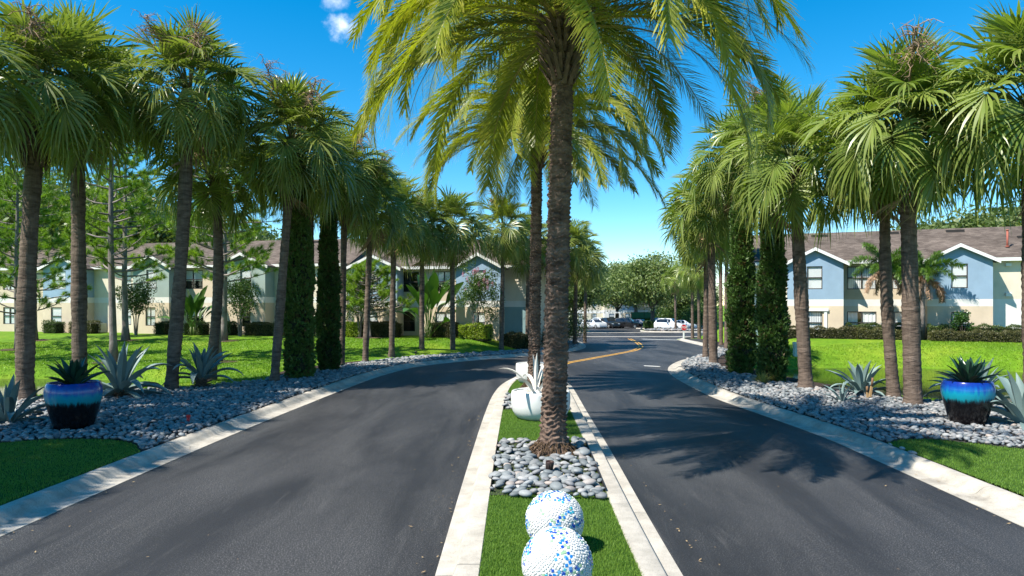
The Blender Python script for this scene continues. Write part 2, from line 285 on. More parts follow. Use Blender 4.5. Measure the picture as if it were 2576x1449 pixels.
MT.update(blind_v=m_slats('vertical_blind', 'X', (.20, .21, .22)), blind_h=m_slats('horizontal_blind', 'Z', (.36, .37, .38)), carglass=m_carglass(),
    room=plain('painted_room_dark', (.018, .017, .016), .9), asphalt=m_asphalt(), curb=m_concrete('kerb_concrete', (.22, .20, .17), (.45, .415, .36)), curb_m=m_concrete('median_kerb_concrete', (.27, .25, .215), (.46, .425, .375)), joint=plain('kerb_joint', (.09, .085, .08), .95),
    stone=m_stone(), stone_d=m_stone('slate_pebble', .90),  lawn=m_lawn(), mulch=m_mulch('bark_mulch', (.028, .018, .014), (.085, .052, .038)), straw=m_mulch('pine_straw', (.06, .03, .018), (.16, .085, .05)),
    soil=plain('bed_soil', (.028, .026, .026), .95, .3, 6, .5), water=m_water(), turf=plain('turf_backing', (.035, .075, .012), .9, .3, 9, .6, 60, .1),
    cream=m_stucco('cream_stucco', (.64, .575, .465)), tan=m_stucco('tan_stucco', (.58, .48, .36)), white=m_stucco('white_stucco', (.68, .67, .64)),
    blue=m_stucco('blue_stucco', (.25, .355, .47)), green=m_stucco('sage_stucco', (.30, .37, .34)), teal=m_stucco('teal_stucco', (.22, .33, .34)),
    trim=plain('white_trim', (.70, .70, .68), .5, .05, 2), bronze=plain('bronze_frame', (.045, .038, .034), .45, .1), glass=m_glass(), blind=plain('window_blind', (.80, .80, .79), .7, .04),
    roof=m_roof(), dark=plain('dark_fixture', (.022, .018, .016), .6), pipe=plain('red_pipe', (.32, .09, .06), .7), yellow=plain('yellow_paint', (.56, .30, .045), .75, .25, 6),
    paint=plain('white_paint', (.62, .62, .60), .75, .2, 6), pot=m_pot(), wpot=plain('white_planter', (.62, .62, .605), .38, .03, 4, .05, 60), gravel=plain('planter_gravel', (.66, .62, .55), .9, .25, 30, .8, 60),
    sabal_t=m_trunk('cabbage_palm_bark', (.060, .043, .034), (.175, .132, .106), 11, .9), pine_t=m_trunk('pine_bark', (.10, .085, .08), (.25, .215, .20), 2.2, .9),
    oak_t=m_trunk('oak_bark', (.05, .042, .036), (.13, .11, .095), 2, .9), date_t=m_trunk('date_palm_bark', (.046, .029, .022), (.185, .13, .102), 9, 1.0),
    boot=plain('palm_leaf_base', (.12, .085, .06), .9, .35, 7, .6, 30), root=plain('palm_root_mass', (.085, .052, .028), .95, .45, 18, 1.0, 50), bloom=plain('dry_flower_stalk', (.26, .175, .11), .9, .3),
    sabal=leafmat('cabbage_palm_leaf', (.10, .150, .026), (.235, .270, .062), .34, .38, tip=(.40, .39, .14)),
    sabal_r=leafmat('cabbage_palm_leaf_pale', (.095, .165, .028), (.25, .305, .062), .34, .38, tip=(.40, .40, .13)),
    date=leafmat('date_palm_leaf', (.070, .130, .014), (.285, .325, .028), .38, .40, tip=(.50, .44, .08), tcol=(1.1, 1.2, .3), objw=.62),
    rachis=plain('frond_rib', (.28, .24, .06), .5, .2), petiole=plain('fan_leaf_stalk', (.10, .125, .035), .5, .2),
    cypress=leafmat('cypress_scale_leaf', (.030, .075, .018), (.095, .170, .035), .55, .25, tip=(.10, .06, .03), scale=1.2),
    cyp_core=plain('cypress_shade_core', (.012, .016, .008), .95, .4, 5), needle=leafmat('pine_needle', (.12, .22, .018), (.26, .38, .03), .5, .4), oak=leafmat('oak_leaf', (.065, .105, .022), (.165, .215, .065), .45, .3),
    myrtle=leafmat('myrtle_leaf', (.035, .075, .014), (.10, .17, .03), .4, .3), pink=leafmat('myrtle_blossom', (.42, .14, .22), (.62, .32, .40), .7, .3, tcol=(1, .7, .8)),
    hedge=leafmat('hedge_leaf', (.028, .05, .012), (.085, .13, .024), .45, .2), hedge_r=leafmat('bronze_hedge_leaf', (.046, .044, .015), (.105, .105, .030), .5, .2), hedge_y=leafmat('golden_hedge_leaf', (.15, .25, .010), (.36, .42, .02), .45, .3),
    agave=leafmat('agave_leaf', (.105, .165, .165), (.20, .275, .26), .48, .06, tcol=(.8, 1, .8)), dagave=leafmat('dark_succulent_leaf', (.010, .035, .022), (.03, .08, .045), .3, .08),
    wagave=plain('white_dried_agave', (.58, .56, .52), .6, .12, 6), bird=leafmat('bird_of_paradise_leaf', (.028, .080, .016), (.085, .18, .034), .3, .25), blade=leafmat('turf_blade', (.075, .165, .016), (.18, .30, .045), .5, .3, scale=.8),
    lawnb=leafmat('lawn_blade', (.10, .215, .008), (.24, .36, .018), .5, .35, scale=.5), stopred=plain('sign_red', (.55, .015, .025), .45, .03), steel=plain('galvanised', (.5, .51, .52), .45, .1, 6, metal=.4),
    fox=leafmat('foxtail_leaf', (.06, .13, .02), (.14, .24, .035), .4, .35), dead=plain('dead_frond', (.30, .20, .13), .9, .25), core=plain('hedge_shade_core', (.014, .018, .008), .95, .3, 5), tyre=plain('tyre_rubber', (.012, .012, .013), .85), util=plain('utility_pedestal', (.42, .52, .47), .6, .05), wood=plain('stake_wood', (.16, .09, .045), .8, .3, 12),
    redcap=plain('red_plastic', (.6, .03, .03), .5, .1), ac=plain('ac_grey', (.36, .37, .37), .6, .1), greenscreen=plain('green_screen', (.05, .20, .11), .8, .1), grout=plain('mosaic_grout', (.56, .56, .55), .8, .05), tilew=plain('white_mosaic_chip', (.58, .58, .57), .25, .05))
# ------------------------------------------------------------------ terrain and road plan (metres, from the kerb lines of the photograph)
def zr(Y): return float(np.interp(Y, [0, 30, 76, 116, 220], [0, 0, -.9, -1.2, -1.3]))
LEFT = smooth_path([(-6.25,1),(-6.17,8.2),(-6.1,12),(-5.95,15.7),(-5.75,19),(-5.55,22),(-5.1,26.7),(-4.1,31),(-2.2,34.8),(0,37.8),(2.1,41),(3.9,44.5),(5.1,48.6),(5.8,54),(6.2,62),(5.8,68),(4,73),(0,76.5),(-8,78),(-60,78.3)], .4)
RIGHT = smooth_path([(6.2,1),(6.44,8.6),(6.55,12.6),(6.55,14.6),(6.3,17.5),(6.05,20.3),(6.07,22.8),(6.22,26),(6.6,28.8),(7.5,32),(8.75,35.2),(10.8,39.3),(12.6,43.5),(14,48),(14.7,52.5),(15.3,58),(15.9,64),(17,70),(20,74.6),(27,77),(70,78)], .4)
_ly, _lx = LEFT[LEFT[:, 1] < 70, 1].copy(), LEFT[LEFT[:, 1] < 70, 0].copy(); _ry, _rx = RIGHT[RIGHT[:, 1] < 70, 1].copy(), RIGHT[RIGHT[:, 1] < 70, 0].copy()
XLA = lambda Y: np.interp(Y, _ly, _lx)
XRA = lambda Y: np.interp(Y, _ry, _rx)
XL = lambda Y: float(XLA(Y))
XR = lambda Y: float(XRA(Y))
def on_asphalt(x, y):
    if y < 78: 
        if y < 68: return XL(y) - .35 < x < XR(y) + .35
        return y > 77.7 or (XL(68) - (y - 68) < x < XR(68) + (y - 68))
    if y <= 91: return True
    return 7.5 < x < 60 and y < 150
PONDS = [(-21.5, 25.2, 7.6, 4.4), (18.6, 27.6, 8.0, 7.0)]
def zt(x, y):
    if on_asphalt(x, y): return zr(y) - .14
    z = zr(y) + .04
    if y < 78:
        d = max(XL(y) - x, x - XR(y)) - .6
        if x < XL(min(y, 68)):
            t = sm(-18, -2, y - (50.8 - .2186 * (x + 26.9))); z = lerp(z, .60, t * sm(1.5, 6, d))
        else:
            t = sm(-8.5, -2, y - (42 - .38 * (x - 18.7))); z = lerp(z, .75, t * sm(1.5, 5, d))
        for cx, cy, rx, ry in PONDS:
            e = math.hypot((x - cx) / rx, (y - cy) / ry); k = 1 - sm(.9, 1.38, e); z = lerp(z, -.95, k)
    return z
def build_terrain():
    xs = np.r_[-900, -400, -200, -120, -80, np.arange(-60, -36, 2), np.arange(-36, 40, .5), np.arange(40, 72, 2), 90, 130, 220, 420, 900]
    ys = np.r_[-60, -20, -5, np.arange(0, 80, .5), np.arange(80, 160, 2), 180, 220, 300, 500, 900, 2000]
    nx, ny = len(xs), len(ys); V = np.array([(x, y, zt(x, y)) for y in ys for x in xs])
    i, j = np.meshgrid(np.arange(nx - 1), np.arange(ny - 1)); a = (j * nx + i).ravel()
    me = npmesh('lawn_ground', V, np.c_[a, a + 1, a + 1 + nx, a + nx], MT['lawn'], True)
    O('ground', me, kind='structure'); return xs, ys, V[:, 2].reshape(ny, nx)
GX, GY, GZ = build_terrain()
def ztA(x, y):
    i = np.clip(np.searchsorted(GX, x) - 1, 0, len(GX) - 2); j = np.clip(np.searchsorted(GY, y) - 1, 0, len(GY) - 2); u = (x - GX[i]) / (GX[i + 1] - GX[i]); v = (y - GY[j]) / (GY[j + 1] - GY[j])
    return (GZ[j, i] * (1 - u) + GZ[j, i + 1] * u) * (1 - v) + (GZ[j + 1, i] * (1 - u) + GZ[j + 1, i + 1] * u) * v
def sheet(name, A, B, mat, zoff=0, n=1, zf=None, **t):
    """strip between two equally sampled plan polylines"""
    V = []; k = n + 1
    for a, b in zip(A, B):
        for q in range(k):
            x, y = lerp(a[0], b[0], q / n), lerp(a[1], b[1], q / n); V.append((x, y, (zf(x, y) if zf else zr(y)) + zoff))
    F = [(i*k+q, i*k+q+1, (i+1)*k+q+1, (i+1)*k+q) for i in range(len(A) - 1) for q in range(n)]
    me = npmesh(name, V, F, mat); 
    if me.polygons[0].normal.z < 0: me.flip_normals()
    return O(name, me, **t)
ys = np.arange(1, 69, .5)
sheet('road', [(XL(y) - .05, y) for y in ys], [(XR(y) + .05, y) for y in ys], MT['asphalt'], 0, 6, kind='structure')
mb = MB()
def quadz(mb, x0, x1, y0, y1, off, st=2.0):
    yy = np.arange(y0, y1 + 1e-6, (y1 - y0) / max(1, round((y1 - y0) / st)))
    for a, b in zip(yy[:-1], yy[1:]): mb.add([(x0,a,zr(a)+off),(x1,a,zr(a)+off),(x1,b,zr(b)+off),(x0,b,zr(b)+off)], [(0,1,2,3)])
quadz(mb, -4, 27, 68.5, 78, 0); quadz(mb, -90, 90, 78, 91, 0); quadz(mb, 7.4, 60, 91, 150, 0)
O('crossing_street', mb.mesh('crossing_street', MT['asphalt']), kind='structure')
# kerbs: a footing strip that shows in the joints, and one cast section every 3 m
def kerb(name, P, side, prof, seg=3.0, mat=None):
    """side +1: the kerb lies to the right of travel"""
    Nn = normals2(P) * side; d = np.r_[0, np.cumsum(np.linalg.norm(np.diff(P, axis=0), axis=1))]
    def loft(P, Nn, pr, dz, mat, nm):
        k = len(pr); V = [(p[0] + n[0]*u, p[1] + n[1]*u, zr(p[1]) + z + dz) for p, n in zip(P, Nn) for u, z in pr]
        F = [(i*k+q, i*k+q+1, (i+1)*k+q+1, (i+1)*k+q) if side > 0 else (i*k+q, (i+1)*k+q, (i+1)*k+q+1, i*k+q+1) for i in range(len(P)-1) for q in range(k-1)]
        b = MB(); b.add(V, F, 0, True); b.add(V[:k], [list(range(k))]); b.add(V[-k:], [list(range(k))[::-1]])
        me = b.mesh(nm, mat); 
        bm = bmesh.new(); bm.from_mesh(me); bmesh.ops.recalc_face_normals(bm, faces=bm.faces); bm.to_mesh(me); bm.free()
        me.set_sharp_from_angle(angle=R(50)); return me
    inner = [(lerp(u, prof[len(prof)//2][0], .04), z) for u, z in prof]
    root = O(name, loft(P, Nn, inner, -.012, MT['joint'], name), kind='structure')
    s = 0
    while s < d[-1] - .5:
        e = min(s + seg, d[-1]); q = np.arange(s + .006, e - .006, .35); q = np.r_[q, e - .006]
        if len(q) < 2: break
        PP = np.c_[np.interp(q, d, P[:, 0]), np.interp(q, d, P[:, 1])]; NN = np.c_[np.interp(q, d, Nn[:, 0]), np.interp(q, d, Nn[:, 1])]
        O('kerb_section', loft(PP, NN, prof, rng.uniform(-.002, .003), mat or MT['curb'], 'kerb_section'), root); s = e
    return root
MIAMI = [(-.02,-.12),(-.02,.006),(.10,.004),(.26,.014),(.31,.03),(.37,.085),(.42,.118),(.48,.132),(.60,.134),(.62,.125),(.62,-.12)]
lsel = LEFT[LEFT[:, 0] > -40]; rsel = RIGHT[RIGHT[:, 0] < 50]
kerb('kerb_left', lsel, -1, MIAMI); kerb('kerb_right', rsel, 1, MIAMI)
MED = smooth_path([(-.80,1),(-.78,7),(-.75,12),(-.68,17.5),(-.56,21.2),(-.3,24),(.25,26.4),(.95,27.2),(1.6,26.4),(1.98,24),(2.0,21.5),(1.93,17.5),(1.87,13),(1.76,8),(1.68,1)], .25)
MPROF = [(-.01,-.12),(-.01,.012),(.17,.020),(.185,.05),(.215,.125),(.235,.134),(.45,.134),(.46,.12),(.46,-.12)]
kerb('kerb_median', MED, 1, MPROF, mat=MT['curb_m'])
# median turf
half = len(MED) // 2; nn_ = normals2(MED); inn = MED + nn_ * .45
def med_x(Y):
    l = inn[:half]; r = inn[half:][::-1]; return float(np.interp(Y, l[:, 1], l[:, 0])), float(np.interp(Y, r[:, 1], r[:, 0]))
yy = np.arange(1.2, 26.6, .4)
turf_med = sheet('median_turf', [(med_x(y)[0], y) for y in yy], [(med_x(y)[1], y) for y in yy], MT['turf'], .118, 3, kind='structure')
def blades(name, pts, h, w, mat, parent=None, lean=.5, **t):
    """pts (n,3): one narrow triangle each"""
    n = len(pts); a = nr.uniform(0, 2*math.pi, n); hh = h * nr.uniform(.55, 1.15, n); b = nr.uniform(0, 2*math.pi, n); ln = nr.uniform(0, lean, n) * hh
    dx = np.c_[np.cos(a), np.sin(a), np.zeros(n)] * (w * .5)
    tip = pts + np.c_[np.cos(b) * ln, np.sin(b) * ln, hh]
    V = np.stack([pts - dx, pts + dx, tip], 1).reshape(-1, 3)
    return O(name, npmesh(name, V, np.arange(3*n).reshape(-1, 3), mat), parent, **t)
def med_pts(n, y0, y1, pw=1.0):
    Y = y0 + (y1 - y0) * nr.random(n) ** pw; out = []
    l_ = inn[:half]; r_ = inn[half:][::-1]; L = np.c_[np.interp(Y, l_[:, 1], l_[:, 0]), np.interp(Y, r_[:, 1], r_[:, 0])]; u = nr.random(n); return np.c_[L[:, 0] + u * (L[:, 1] - L[:, 0]), Y, np.full(n, .118)]
blades('turf_blades', med_pts(150000, 5.2, 26, 1.6), .034, .0075, MT['blade'], kind='stuff', label='short bright green artificial turf between the median kerbs', cat='turf')
# corner turf left and right of the entrance
LT = smooth_path([(-6.72,12.35),(-7.3,13.1),(-8.1,13.5),(-9.2,13.45),(-10.5,12.9),(-14,12.3),(-22,12)], .3)
RT = smooth_path([(7.2,13.1),(7.7,13.45),(8.3,13.5),(9.0,13.0),(9.8,12.4),(13,11.6),(22,11.2)], .3)
sheet('corner_turf_left', LT, [(p[0] if p[0] < -6.8 else -6.8, 1.0) for p in LT], MT['turf'], .122, 8, kind='structure')
sheet('corner_turf_right', RT, [(p[0], 1.0) for p in RT], MT['turf'], .122, 8, kind='structure')
def area_pts(n, x0, x1, y0, y1, ok, z=None):
    P = np.c_[nr.uniform(x0, x1, n), nr.uniform(y0, y1, n)]; P = P[ok(P[:, 0], P[:, 1])]
    return np.c_[P, np.full(len(P), z) if z is not None else ztA(P[:, 0], P[:, 1])]
ltx = LT[::-1]
blades('turf_blades', area_pts(60000, -10.5, -6.7, 7.0, 13.5, lambda x, y: (x < XLA(y) - .64) & (y < np.interp(x, LT[::-1, 0], LT[::-1, 1])), .122), .035, .010, MT['blade'], kind='stuff', label='dark green corner turf in shade below the pebbles and black blue pot', cat='turf')
blades('turf_blades', area_pts(50000, 7.0, 10.5, 7.0, 13.5, lambda x, y: (x > XRA(y) + .64) & (y < np.interp(x, RT[:, 0], RT[:, 1])), .122), .035, .010, MT['blade'], kind='stuff', label='green corner turf beside the kerb below the turquoise banded pot', cat='turf')
# painted lines
def z4(x, y): return ((1600 + .34938*x) * .71556, (900 + .34938*y) * .71556)
def groundpix(px, py):
    z = 0.0
    for _ in range(12): x, Y, _z = PX(px, py, z); z = zr(Y)
    return (x, Y)
CL = smooth_path([(1.55, 28.3)] + [groundpix(*z4(*p)) for p in [(1105,1083),(1300,1045),(1500,1008),(1700,972),(1800,950),(1858,925),(1868,905),(1848,882),(1800,855),(1752,832)]], .4)
cn = normals2(CL)
for k, o in enumerate((-.13, .13)):
    sheet('road_line', CL + cn * (o - .055), CL + cn * (o + .055), MT['yellow'], .006, 1, kind='structure')
a = groundpix(*z4(1880, 836)); b = groundpix(*z4(2240, 846))
d = np.array(b) - np.array(a); n_ = np.array([-d[1], d[0]]) / np.linalg.norm(d) * .3
sheet('stop_line', [np.array(a) - n_, np.array(b) - n_], [np.array(a) + n_, np.array(b) + n_], MT['paint'], .006, 4, kind='structure')
for nm, (x0, x1, y0, y1) in dict(gutter_near=(3, 24, 77.2, 78.6), gutter_far=(6, 60, 90.6, 92)).items():
    b_ = MB(); quadz(b_, x0, x1, y0, y1, .007, .7); O('gutter', b_.mesh('gutter', MT['curb']), kind='structure')
g = groundpix(*z4(1910, 1108)); g2 = groundpix(*z4(2070, 1116))
sheet('lane_mark', [g, g2], [(g[0], g[1] + .35), (g2[0], g2[1] + .35)], MT['paint'], .006, 1, kind='structure')
# ponds
for k, (cx, cy, rx, ry) in enumerate(PONDS):
    b_ = MB(); n = 64; ring = [(cx + rx*1.2*math.cos(2*math.pi*j/n), cy + ry*1.2*math.sin(2*math.pi*j/n), -.5) for j in range(n)]
    b_.add([(cx, cy, -.5)] + ring, [(0, 1 + j, 1 + (j+1) % n) for j in range(n)]); O('pond_water', b_.mesh('pond_water', MT['water']), kind='structure')
# pebble beds and mulch strips
LBO = smooth_path([(-14.8,12.4),(-15,16),(-14.6,18.6),(-13.2,20.2),(-11.6,21.2),(-10.0,22.2),(-8.8,24),(-8.2,27),(-7.4,29.6),(-6.4,32.6),(-5.2,35.6),(-3.3,38.2),(-1.2,40.6),(.9,43.4),(2.6,46.5),(3.8,50),(4.4,56),(4.6,62),(4.0,67)], .4)
LBI = np.array([(XL(y) - .60, y) for y in np.linspace(12.3, 67, len(LBO))])
LMO = LBO + np.array([(-1.2 * sm(24, 28, p[1]), .3 * sm(24, 28, p[1])) for p in LBO])
RBO = smooth_path([(15,11.3),(15.5,14),(14.5,16.6),(12.2,18.3),(10.6,19.6),(9.8,21.3),(9.3,23.2),(8.9,25.5),(8.75,28),(9.2,30.6),(10.1,33.6),(11.6,37.5),(13.4,41.5),(15.2,46),(16.3,52),(17,58),(17.8,64),(18.6,67.5)], .4)
RBI = np.array([(XR(y) + .60, y) for y in np.linspace(11.3, 67.5, len(RBO))])
RMO = RBO + np.array([(1.3 * sm(17, 22, p[1]), 0) for p in RBO])
def bedz(x, y): return zr(y) + .125
sheet('mulch_strip', LBO, LMO, MT['mulch'], .10, 3, kind='structure'); sheet('mulch_strip', RBO, RMO, MT['mulch'], .10, 3, kind='structure')
lbed = sheet('pebble_bed_left', LBI, LBO, MT['soil'], .105, 6, kind='structure'); rbed = sheet('pebble_bed_right', RBI, RBO, MT['soil'], .105, 6, kind='structure')
def pebble_mesh(seed, sub=2, mat='stone'):
    bm = bmesh.new(); bmesh.ops.create_icosphere(bm, subdivisions=sub, radius=1); r = random.Random(seed)
    ax = [(Vector((r.uniform(-1, 1), r.uniform(-1, 1), r.uniform(-1, 1))).normalized(), r.uniform(-.16, .12)) for _ in range(4)]
    for v in bm.verts:
        p = v.co.copy()
        for a, s in ax: v.co *= 1 + s * max(0, p.dot(a)) ** 2
        v.co = Vector((v.co.x, v.co.y * r_y[seed % 4], v.co.z * .42))
    me = bpy.data.meshes.new('pebble'); bm.to_mesh(me); bm.free(); me.materials.append(MT[mat])
    me.polygons.foreach_set('use_smooth', [True] * len(me.polygons)); return me
r_y = [.62, .72, .8, .68]
PEB = [pebble_mesh(i) for i in range(10)]; PEBD = [pebble_mesh(i, 2, 'stone_d') for i in range(10)]; PEB1 = []
for i in range(5):
    m_ = pebble_mesh(i + 20, 1); PEB1.append((np.array([v.co[:] for v in m_.vertices]), np.array([p.vertices[:] for p in m_.polygons]))); bpy.data.meshes.remove(m_)
def scatter(ok, x0, x1, y0, y1, step, jit=.42):
    out = []; y = y0; row = 0
    while y < y1:
        s = step(y); x = np.arange(x0 + (row % 2) * s / 2, x1, s); px = x + nr.uniform(-jit, jit, len(x)) * s; py = y + nr.uniform(-jit, jit, len(x)) * s
        m = ok(px, py); out += [(float(a), float(b), s) for a, b in zip(px[m], py[m])]; y += s * .8; row += 1
    return out
def lay(parent, spots, zf, nsep, lift=.03, size=.62, dark=False):
    """the pebbles that show largest become parts, the rest one mass"""
    spots.sort(key=lambda p: -(p[2] / p[1])); sep, rest = spots[:nsep], spots[nsep:]
    for x, y, s in sep:
        k = size * s * rng.choice((rng.uniform(.5, .8), rng.uniform(.75, 1.1), rng.uniform(.85, 1.35)))
        O('pebble', rng.choice(PEBD if dark else PEB), parent, (x, y, zf(x, y) + k * .30 + rng.uniform(0, lift)), (rng.gauss(0, .22), rng.gauss(0, .22), rng.uniform(0, 6.28)), k)
    VV, FF, b = [], [], 0
    for x, y, s in rest:
        v, f = rng.choice(PEB1); k = size * s * rng.choice((rng.uniform(.5, .8), rng.uniform(.75, 1.1), rng.uniform(.85, 1.35)))
        M = Matrix.LocRotScale(Vector((x, y, zf(x, y) + k * .30 + rng.uniform(0, lift))), Matrix.Rotation(rng.uniform(0, 6.28), 3, 'Z') @ Matrix.Rotation(rng.gauss(0, .22), 3, 'X') @ Matrix.Rotation(rng.gauss(0, .22), 3, 'Y'), Vector((k,) * 3))
        A = np.array(M); VV.append(v @ A[:3, :3].T + A[:3, 3]); FF.append(f + b); b += len(v)
    if rest: O('pebbles', npmesh('pebbles', np.concatenate(VV), np.concatenate(FF), MT['stone_d' if dark else 'stone'], True), parent, kind='stuff')
def inpoly(P):
    P = np.asarray(P); A = P; B_ = np.roll(P, -1, 0)
    def f(x, y):
        r = np.zeros(len(x), bool)
        for a, b in zip(A, B_):
            if a[1] != b[1]: r ^= ((a[1] > y) != (b[1] > y)) & (x < (b[0] - a[0]) * (y - a[1]) / (b[1] - a[1]) + a[0])
        return r
    return f
def med_xa(Y):
    l_ = inn[:half]; r_ = inn[half:][::-1]; return np.interp(Y, l_[:, 1], l_[:, 0]), np.interp(Y, r_[:, 1], r_[:, 0])
lin = inpoly(np.r_[LT, LBO[LBO[:, 0] > -14.9][0:], LBI[::-1]]); rin = inpoly(np.r_[RT, RBO[1:], RBI[::-1]])
stepf = lambda y: .125 if y < 20 else (.15 if y < 32 else .22)
lay(lbed, scatter(lambda x, y: lin(x, y) & (x > -13.6), -14, 6, 12.3, 66, stepf), bedz, 300, dark=True)
lay(rbed, scatter(lambda x, y: rin(x, y) & (x < 14), 6, 19, 11.3, 66, stepf), bedz, 300, dark=True)
# median pebble beds round the first palm and behind the white bowl
def med_ok(y0, y1): return lambda x, y: (med_xa(y)[0] + .03 < x) & (x < med_xa(y)[1] - .03) & (y0 + .12 * np.sin(3 * x) + np.where(x < -.1, .25, 0) < y) & (y < y1) & (np.hypot(x - .74, y - 12.25) > .44)
mz = lambda x, y: .125
b1 = sheet('pebble_bed_median', [(med_x(y)[0] + .01, y) for y in np.arange(9.55, 13.3, .3)], [(med_x(y)[1] - .01, y) for y in np.arange(9.55, 13.3, .3)], MT['soil'], .130, 3, kind='structure')
lay(b1, scatter(med_ok(9.35, 13.3), -.4, 1.6, 9.2, 13.3, lambda y: .155), mz, 300, .05, .60)
b2 = sheet('pebble_bed_median_far', [(med_x(y)[0] + .01, y) for y in np.arange(17.3, 20.1, .3)], [(med_x(y)[1] - .01, y) for y in np.arange(17.3, 20.1, .3)], MT['soil'], .130, 3, kind='structure')
lay(b2, scatter(med_ok(17.3, 20), -.4, 1.8, 17.2, 20, lambda y: .155), mz, 300, .05, .60)
for k, (y0, y1) in enumerate(((9.7, 13.3), (17.3, 20.0))):     # thin black edging strips set on end beside the pebbles
    for sd_ in (0, 1):
        q = np.arange(y0, y1, .4); b_ = MB()
        for a_, c_ in zip(q[:-1], q[1:]):
            xa, xc = med_x(a_)[sd_] + (.012 if sd_ == 0 else -.012), med_x(c_)[sd_] + (.012 if sd_ == 0 else -.012); w = .006
            b_.add([(xa-w,a_,.1),(xa+w,a_,.1),(xa+w,a_,.19),(xa-w,a_,.19),(xc-w,c_,.1),(xc+w,c_,.1),(xc+w,c_,.19),(xc-w,c_,.19)], [(0,3,7,4),(1,5,6,2),(3,2,6,7),(0,1,2,3),(4,7,6,5)])
        tags(O('bed_edging', b_.mesh('bed_edging', MT['dark'])), 'black edging strip by the ' + ('first date palm' if k == 0 else 'white bowl pebbles') + ', along the ' + ('kerb facing the sage house' if sd_ == 0 else 'kerb facing the pond'), 'edging', 'edging strips beside the median pebbles')
# lawn blades where the lawn is near enough to show them
def lawn_ok(x, y):
    return np.where(x < 0, x < np.interp(y, LMO[:, 1], LMO[:, 0]) - .1, x > np.interp(y, RMO[:, 1], RMO[:, 0]) + .1) & (ztA(x, y) > -.45)
for nm, x0, x1, y0, y1, n, lb in (('left', -34, 2, 19, 44, 130000, 'bright green lawn blades between the pebbles and the sage gabled house'), ('right', 9.5, 36, 19, 38, 110000, 'bright green lawn blades round the pond below the blue gabled house')):
    blades('lawn_blades', area_pts(n, x0, x1, y0, y1, lawn_ok), .065, .035, MT['lawnb'], kind='stuff', lean=.9, label=lb, cat='grass')
# dry leaves and grit that collect along the gutters
def litter(n):
    P = []
    for k in range(n):
        y = 6 + 40 * nr.random() ** 1.6; q = nr.random()
        zo = .022
        if q > .82 and y > 13: x = XL(y) - rng.uniform(.7, 2.2) if nr.random() < .5 else XR(y) + rng.uniform(.7, 2.2); zo = .21
        elif q < .3: x = XL(y) - .3 + abs(nr.normal()) * .35
        elif q < .6: x = XR(y) + .3 - abs(nr.normal()) * .35
        elif q < .75 and y < 24: x = float(np.interp(y, MED[:half, 1], MED[:half, 0])) - abs(nr.normal()) * .2
        elif q < .9 and y < 24: r_ = MED[half:][::-1]; x = float(np.interp(y, r_[:, 1], r_[:, 0])) + abs(nr.normal()) * .25
        else: x = nr.uniform(XL(y), XR(y))
        if -.8 < x < 2.0 and y < 27: x = 2.05 if x > .5 else -.82
        P.append((x, y, zr(y) + zo))
    P = np.array(P); m = len(P); a = nr.uniform(0, 6.28, m); L = nr.uniform(.010, .032, m)[:, None]; d = np.c_[np.cos(a), np.sin(a), nr.uniform(-.2, .2, m)]; s_ = np.c_[-np.sin(a), np.cos(a), nr.uniform(-.3, .3, m)]
    V = np.stack([P - d * L, P + s_ * L * .35, P + d * L, P - s_ * L * .35], 1).reshape(-1, 3)
    O('leaf_litter', npmesh('leaf_litter', V, np.arange(4 * m).reshape(-1, 4), leafmat('dry_litter', (.14, .08, .04), (.42, .32, .18), .8, .1)), kind='stuff', label='dry leaf scraps scattered along the gutters of the drive', cat='leaf litter')
litter(560)
